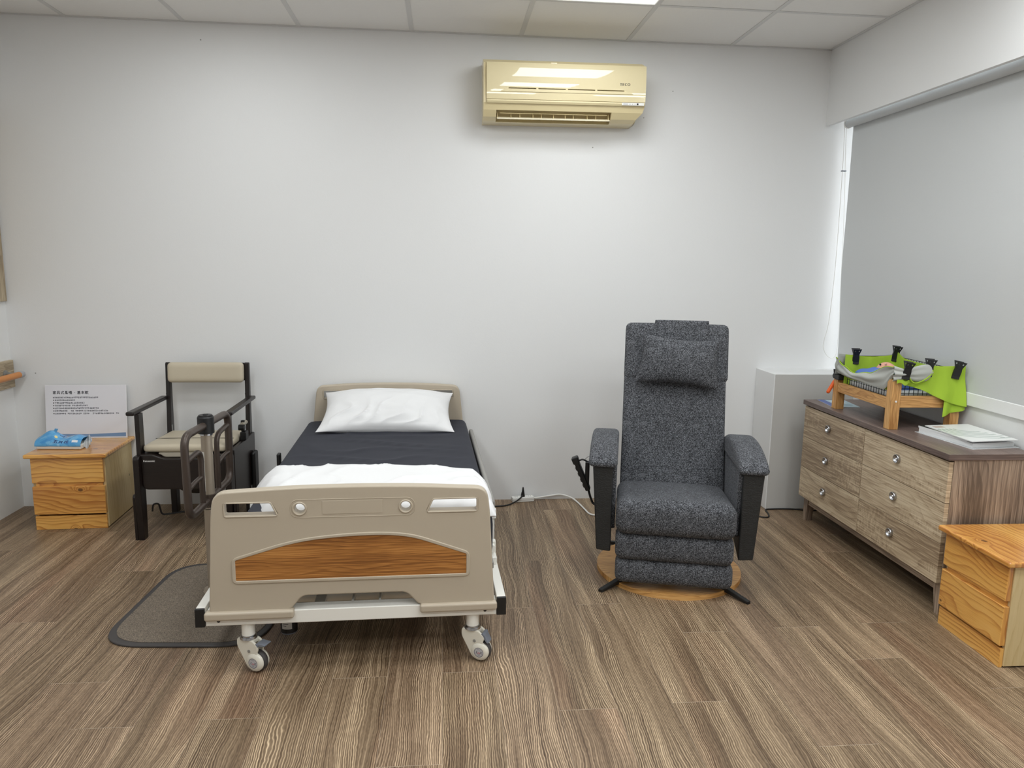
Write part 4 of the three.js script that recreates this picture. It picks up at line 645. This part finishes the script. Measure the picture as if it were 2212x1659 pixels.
// ------------------------------------------------------------------ toy crib with cloth, clips and doll on the dresser
const CR = [4.149, 0.695, 0.917], CRT = -1.2 * D;
{
  const t = thing('toy_crib', 'small wooden crib frame holding a black wire basket on the dresser', 'crib', CR, CRT), L = 0.022;
  for (const [u, w, h] of [[0, -0.243, 0.165], [0, 0.243, 0.23], [0.288, 0.243, 0.23], [0.288, -0.243, 0.23]]) M('leg', bx(u - L, u + L, 0, h, w - L, w + L, 0.002, 'y'), ashMat, t);
  M('rail', bx(-0.02, 0.0, 0.092, 0.142, -0.221, 0.221, 0.002, 'z'), ashMat, t);
  M('rail', bx(0.285, 0.305, 0.092, 0.142, -0.221, 0.221, 0.002, 'z'), ashMat, t);
  M('rail', bx(0.022, 0.263, 0.102, 0.156, 0.243, 0.263, 0.002, 'x'), ashMat, t);
  M('rail', bx(0.022, 0.263, 0.102, 0.156, -0.263, -0.243, 0.002, 'x'), ashMat, t);
  const sc = cyl(0.0045, 0.0045, 0.003, [0, 0.131, 0.266], 14, 'z'); M('screw_cap', sc, whitePlastic, t);
  const wire = [], r = 0.0016, y0 = 0.115, y1 = 0.282, a0 = 0.012, a1 = 0.272, b0 = -0.212, b1 = 0.236;
  const seg = (p, q) => wire.push(tube([p, q], r, false, 1, 5));
  for (let i = 0; i <= 12; i++) { const u = lerp(a0, a1, i / 12); seg([u, y0, b0], [u, y1, b0]); seg([u, y0, b1], [u, 0.222, b1]); }
  for (let i = 0; i <= 20; i++) { const w = lerp(b0, b1, i / 20); seg([a0, y0, w], [a0, 0.205, w]); seg([a1, y0, w], [a1, y1, w]); }
  for (let j = 0; j <= 7; j++) { const y = lerp(y0, y1, j / 7); seg([a0, y, b0], [a1, y, b0]); if (y < 0.225) seg([a0, y, b1], [a1, y, b1]); if (y < 0.21) seg([a0, y, b0], [a0, y, b1]); seg([a1, y, b0], [a1, y, b1]); }
  const bk = M('wire_basket', merge(...wire), blackMat, t);
  M('basket_floor', bx(a0, a1, y0 - 0.004, y0, b0, b1, 0.001), blackMat, bk);
  // black clamp with orange grip at the far corner
  const o = thing('clamp_handle', 'orange hand grip on a black clamp at the far end of the toy crib', 'handle', CR, CRT);
  M('clamp', merge(cyl(0.013, 0.013, 0.06, [0.0, 0.172, -0.252], 16, 'x'), bx(-0.03, 0.05, 0.155, 0.182, -0.245, -0.2, 0.005), cyl(0.016, 0.012, 0.03, [-0.012, 0.19, -0.262], 14)), blackMat, o);
  { const g = new THREE.CapsuleGeometry(0.0095, 0.062, 6, 16); g.rotateZ(-0.5); g.translate(-0.03, 0.112, -0.268); M('grip', clean(g), std({ color: rgb(226, 96, 30), roughness: 0.45 }), o); }
}
const limeC = rgb(160, 192, 54), greyC = rgb(176, 178, 172);
const lime = phys({ color: limeC, roughness: 0.9, bumpMap: cottonTex, bumpScale: 0.0003 }), greyCloth = phys({ color: greyC, roughness: 0.85, bumpMap: cottonTex, bumpScale: 0.0003 });
{
  // one cloth in four hangings: green back, green front, grey fold with lime hem along the near side
  const t = thing('crib_cloth', 'lime green and grey cloth draped over the toy crib', 'cloth', CR, CRT);
  const wv = (s, q, k) => 0.006 * (vn(s * 9 + k * 7, q * 3 + k * 3, 64, 64, k) - 0.5);
  const curve = (pts) => (s) => { let i = 0; while (i < pts.length - 2 && s > pts[i + 1][0]) i++; const [a, b] = pts[i], [c, d] = pts[i + 1]; return lerp(b, d, sm(a, c, s)); };
  // far end, lining the inside of the basket
  M('far_panel', sheet(30, 12, (s, q) => [lerp(-0.004, 0.268, s), lerp(0.292 - 0.010 * Math.sin(s * Math.PI), 0.12, q), -0.2 + 0.010 * Math.sin(s * 14) * q + wv(s, q, 1)], 0.0015), lime, t);
  M('far_outside', sheet(30, 10, (s, q) => [lerp(0.285, -0.03, s), lerp(0.293 - 0.010 * Math.sin(s * Math.PI), 0.17, q), -0.222 - 0.03 * q * q + wv(s, q, 2)], 0.0015), greyCloth, t);
  // wall side with a dip between the clips
  M('wall_side_panel', sheet(40, 12, (s, q) => { const w = lerp(-0.205, 0.25, s), dip = 0.012 * Math.sin(s * Math.PI); return [0.266 + 0.006 * Math.sin(s * 21) * q, lerp(0.312 - 0.024 * sm(0, 0.2, s) - dip, 0.10, q), w]; }, 0.0015), lime, t);
  // near end: green flap hanging outside
  M('near_end_flap', sheet(36, 22, (s, q) => { const u = lerp(0.02, 0.318, s), low = lerp(0.212, 0.115, Math.pow(s, 0.9)) + 0.008 * Math.sin(s * 6), yT = 0.292 + 0.004 * s - 0.02 * Math.exp(-Math.pow(s / 0.1, 2)); return [u, lerp(yT, low, q), 0.258 + 0.022 * q * (0.4 + s) + 0.007 * Math.sin(s * 19 + q * 2) * q + wv(s, q, 3)]; }, 0.0015), lime, t);
  M('hanging_corner', sheet(14, 20, (s, q) => { const u = lerp(0.215 + 0.02 * (1 - q), 0.322, s); return [u, lerp(0.29, lerp(0.064, 0.096, s), q), 0.262 + 0.014 * q + 0.010 * Math.sin(s * 8 + 1) * q - 0.012 * sm(0.55, 0.2, q)]; }, 0.0015), lime, t);
  // near side: grey outside sagging between the corners, lime hem on top
  const sag = curve([[0, 0.268], [0.14, 0.236], [0.36, 0.212], [0.6, 0.232], [0.92, 0.285], [1, 0.288]]), low = curve([[0, 0.192], [0.3, 0.183], [0.85, 0.176], [1, 0.248]]);
  M('near_side_fold', sheet(60, 14, (s, q) => { const w = lerp(-0.262, 0.266, s), y = lerp(sag(s), low(s), q), belly = Math.sin(q * Math.PI * 0.85 + 0.25); return [-0.02 - 0.02 * belly * Math.sin(Math.min(1, s * 1.1) * Math.PI) + 0.003 * Math.sin(q * 14 + s * 6) * sm(0.5, 1, s) + 0.003 * Math.sin(q * 9 - s * 8), y, w]; }, 0.0015), greyCloth, t);
  M('lime_hem', tube(Array.from({ length: 24 }, (_, i) => { const s = i / 23; return [-0.022, sag(s) + 0.001, lerp(-0.258, 0.262, s)]; }), 0.0028, false, 80, 6), lime, t);
  M('near_side_lining', sheet(24, 8, (s, q) => [-0.016 + 0.024 * q, lerp(sag(s), 0.17, q), lerp(-0.25, 0.25, s)], 0.0012), lime, t);
  // gathered grey fold at the corner clip
  M('gathered_fold', sheet(36, 18, (s, q) => { const u = lerp(-0.026, 0.144, s), k = (u - 0.022) / 0.04, hw = (u < 0.022 ? lerp(0.016, 0.034, Math.min(1, -k * 0.9)) : lerp(0.014, 0.035, Math.sin(Math.min(1, k / 2.2) * Math.PI / 2)) * (u > 0.115 ? Math.sqrt(Math.max(0.02, 1 - Math.pow((u - 0.115) / 0.0295, 2))) : 1)), cy = lerp(0.26, 0.272, s); return [u, cy + hw * (1 - 2 * q) - 0.008 * Math.sin(s * 3) * q, 0.284 - 0.02 * sm(0.2, 0, s) + 0.010 * Math.sin(q * Math.PI) + 0.004 * Math.sin(q * 16) * (1 - s)]; }, 0.0015), greyCloth, t);
  M('lime_hem', tube([[0.03, 0.252, 0.292], [0.06, 0.222, 0.292], [0.1, 0.232, 0.292], [0.13, 0.255, 0.293], [0.143, 0.28, 0.293]], 0.003, false, 40, 6), lime, t);
  M('lime_hem', sheet(12, 6, (s, q) => [lerp(-0.012, 0.05, s), lerp(0.235, 0.215, q) + 0.006 * Math.sin(s * 9), 0.278 + 0.012 * Math.sin(s * 3)], 0.0015), lime, t);
}
// black spring clips
function clip() {
  const t = new THREE.Group(), j = bx(-0.017, 0.017, -0.05, 0.0, -0.003, 0.003, 0.0015);
  const half = (s) => { const up = extr([[-0.013, 0], [0.013, 0], [0.021, 0.034], [-0.021, 0.034]], 0.004, 0.001, [Array.from({ length: 10 }, (_, i) => [0.009 + 0.0032 * Math.cos(-i * 0.628), 0.022 + 0.0042 * Math.sin(-i * 0.628)]), Array.from({ length: 10 }, (_, i) => [-0.009 + 0.0032 * Math.cos(-i * 0.628), 0.022 + 0.0042 * Math.sin(-i * 0.628)])]); up.translate(0, 0, -0.002); up.rotateX(s * 0.38); up.translate(0, 0.0, s * 0.006); const dn = extr([[-0.013, 0.004], [0.013, 0.004], [0.0165, -0.014], [0.0165, -0.05], [-0.0165, -0.05], [-0.0165, -0.014]], 0.005, 0.001); dn.translate(0, 0, -0.0025); dn.rotateX(s * 0.12); dn.translate(0, 0, s * 0.0045); return merge(up, dn); };
  M('jaw', half(1), blackMat, t); M('jaw', half(-1), blackMat, t); M('spring', cyl(0.006, 0.006, 0.03, [0, 0.0, 0], 12, 'x'), blackMat, t); return t;
}
{
  const proto = clip(), X = new THREE.Group(); X.position.set(...CR); X.rotation.y = CRT; X.updateMatrixWorld(true);
  const spots = [[0.05, 0.29, -0.196, 0, 0.0, 'black spring clip on the far end of the cloth above the orange grip'], [0.262, 0.305, -0.192, 0, 0.12, 'black spring clip on the far wall-side corner of the cloth'], [0.022, 0.287, 0.297, 0, 0.14, 'black spring clip gathering the grey fold at the near corner of the crib'], [0.14, 0.297, 0.272, 0, 0.08, 'black spring clip right behind the tip of the grey fold'], [0.275, 0.287, 0.275, 0, 0.2, 'rightmost black spring clip on the hanging green corner']];
  spots.forEach(([u, y, w, ry, tilt, label], i) => { const c = i ? proto.clone() : proto; c.name = numbered('spring_clip'); scene.add(c); c.position.copy(X.localToWorld(V3([u, y, w]))); c.rotation.order = 'YXZ'; c.rotation.set(0.05, CRT + ry - 0.25, -tilt); top(c, label, 'clip', 'black spring clips on the crib cloth'); });
}
{
  const t = thing('doll', 'doll with bare pink head in a blue blanket inside the toy crib', 'doll', CR, CRT);
  const skin = std({ color: rgb(226, 168, 146), roughness: 0.5 });
  const hg = new THREE.SphereGeometry(0.052, 32, 24); { const p = hg.attributes.position; for (let i = 0; i < p.count; i++) { const x = p.getX(i), y = p.getY(i), z = p.getZ(i); p.setXYZ(i, x * 0.95 - 0.007 * Math.exp(-((y - 0.03) ** 2 + z * z) / 0.0002), y * 1.04, z * 1.12); } hg.computeVertexNormals(); } hg.translate(0.155, 0.212, -0.09); M('head', clean(hg), skin, t);
  for (const s of [-1, 1]) { const e = new THREE.SphereGeometry(0.005, 10, 8); e.translate(0.13 + 0.018 * s, 0.2565, -0.075); M('eye', clean(e), blackMat, t); const ear = new THREE.SphereGeometry(0.011, 10, 8); ear.scale(0.5, 0.8, 1); ear.translate(0.155 + s * 0.05, 0.212, -0.085); M('ear', clean(ear), skin, t); }
  { const n = new THREE.SphereGeometry(0.006, 8, 8); n.translate(0.13, 0.262, -0.058); M('nose', clean(n), skin, t); }
  const bl = soft(0.20, 0.085, 0.36, 0.035, [16, 8, 24], (p, a, b, c) => { p.y += 0.012 * Math.cos(a * 1.5) + 0.008 * (vn(p.x * 30 + 20, p.z * 20 + 20, 64, 64, 4) - 0.5) - 0.014 * sm(0.2, -1, c); }); bl.translate(0.125, 0.19, 0.0); M('blue_blanket', bl, phys({ color: rgb(92, 122, 196), roughness: 0.9 }), t);
  const wh = soft(0.245, 0.05, 0.42, 0.02, [10, 4, 16], null); wh.translate(0.142, 0.143, 0.012); M('white_bedding', wh, cottonMat, t);
}
// papers on the dresser
{
  const paperTex = (fn, w = 256, h = 352) => { const c = document.createElement('canvas'); c.width = w; c.height = h; fn(c.getContext('2d'), w, h); const t = new THREE.CanvasTexture(c); t.colorSpace = THREE.SRGBColorSpace; return t; };
  const page = std({ color: rgb(222, 224, 224), roughness: 0.55 });
  const cover = (fn) => std({ map: paperTex(fn), roughness: 0.3 });
  const place = (name, label, w, l, th, x, y, z, turn, mat, cat = 'magazine') => { const g = new THREE.BoxGeometry(w, th, l); g.translate(0, th / 2, 0); const m = new THREE.Mesh(g, [page, page, mat, page, page, page]); m.name = numbered(name); m.castShadow = m.receiveShadow = true; scene.add(m); m.position.set(x, y, z); m.rotation.y = turn; return top(m, label, cat); };
  const T = 0.695;
  place('plastic_folder', 'clear plastic folder under the stack of papers on the dresser', 0.225, 0.33, 0.002, 4.348, T, 1.38, 0.10, phys({ color: rgb(225, 230, 232), roughness: 0.15, transmission: 0.4, thickness: 0 }), 'folder');
  place('catalogue', 'thick white catalogue at the bottom of the paper stack on the dresser', 0.205, 0.30, 0.019, 4.35, T + 0.0022, 1.375, 0.12, std({ color: rgb(214, 217, 219), roughness: 0.4 }));
  place('magazine', 'magazine with dark and green cover in the paper stack on the dresser', 0.2, 0.28, 0.009, 4.345, T + 0.0214, 1.36, 0.10, cover((x, w, h) => { x.fillStyle = '#8f9779'; x.fillRect(0, 0, w, h); x.fillStyle = '#2f332c'; x.fillRect(0, 0, w, 90); x.fillStyle = '#55624a'; x.fillRect(40, 120, 120, 160); x.fillStyle = '#d8d8d2'; x.fillRect(180, 100, 60, 200); }));
  const m = place('brochure', 'white brochure with pale grey swirls on top of the paper stack', 0.21, 0.29, 0.0035, 4.352, T + 0.0335, 1.40, 0.03, cover((x, w, h) => { x.fillStyle = '#e6e8e6'; x.fillRect(0, 0, w, h); x.strokeStyle = '#b9c2bd'; x.lineWidth = 16; for (let i = 0; i < 5; i++) { x.beginPath(); x.ellipse(150, 130 + i * 14, 60 + i * 26, 30 + i * 20, 0.5, 0.4, 3.4); x.stroke(); } x.fillStyle = '#c9b9b0'; x.fillRect(20, 20, 60, 40); x.fillStyle = '#7c8780'; x.fillRect(200, 296, 26, 8); }), 'brochure'); m.rotation.set(0.012, 0.03, 0.02); 
  place('leaflet', 'blue and white leaflet lying under the toy crib', 0.15, 0.21, 0.0012, 4.232, T, 0.545, -0.12, cover((x, w, h) => { x.fillStyle = '#b7d4e2'; x.fillRect(0, 0, w, h); x.fillStyle = '#4463b0'; x.fillRect(0, 0, 66, h); x.fillStyle = '#dcebf0'; x.fillRect(90, 40, 120, 120); x.fillStyle = '#8fb6c6'; x.beginPath(); x.ellipse(170, 240, 60, 50, 0, 0, 7); x.fill(); }), 'leaflet');
}

renderer.render(scene, camera);
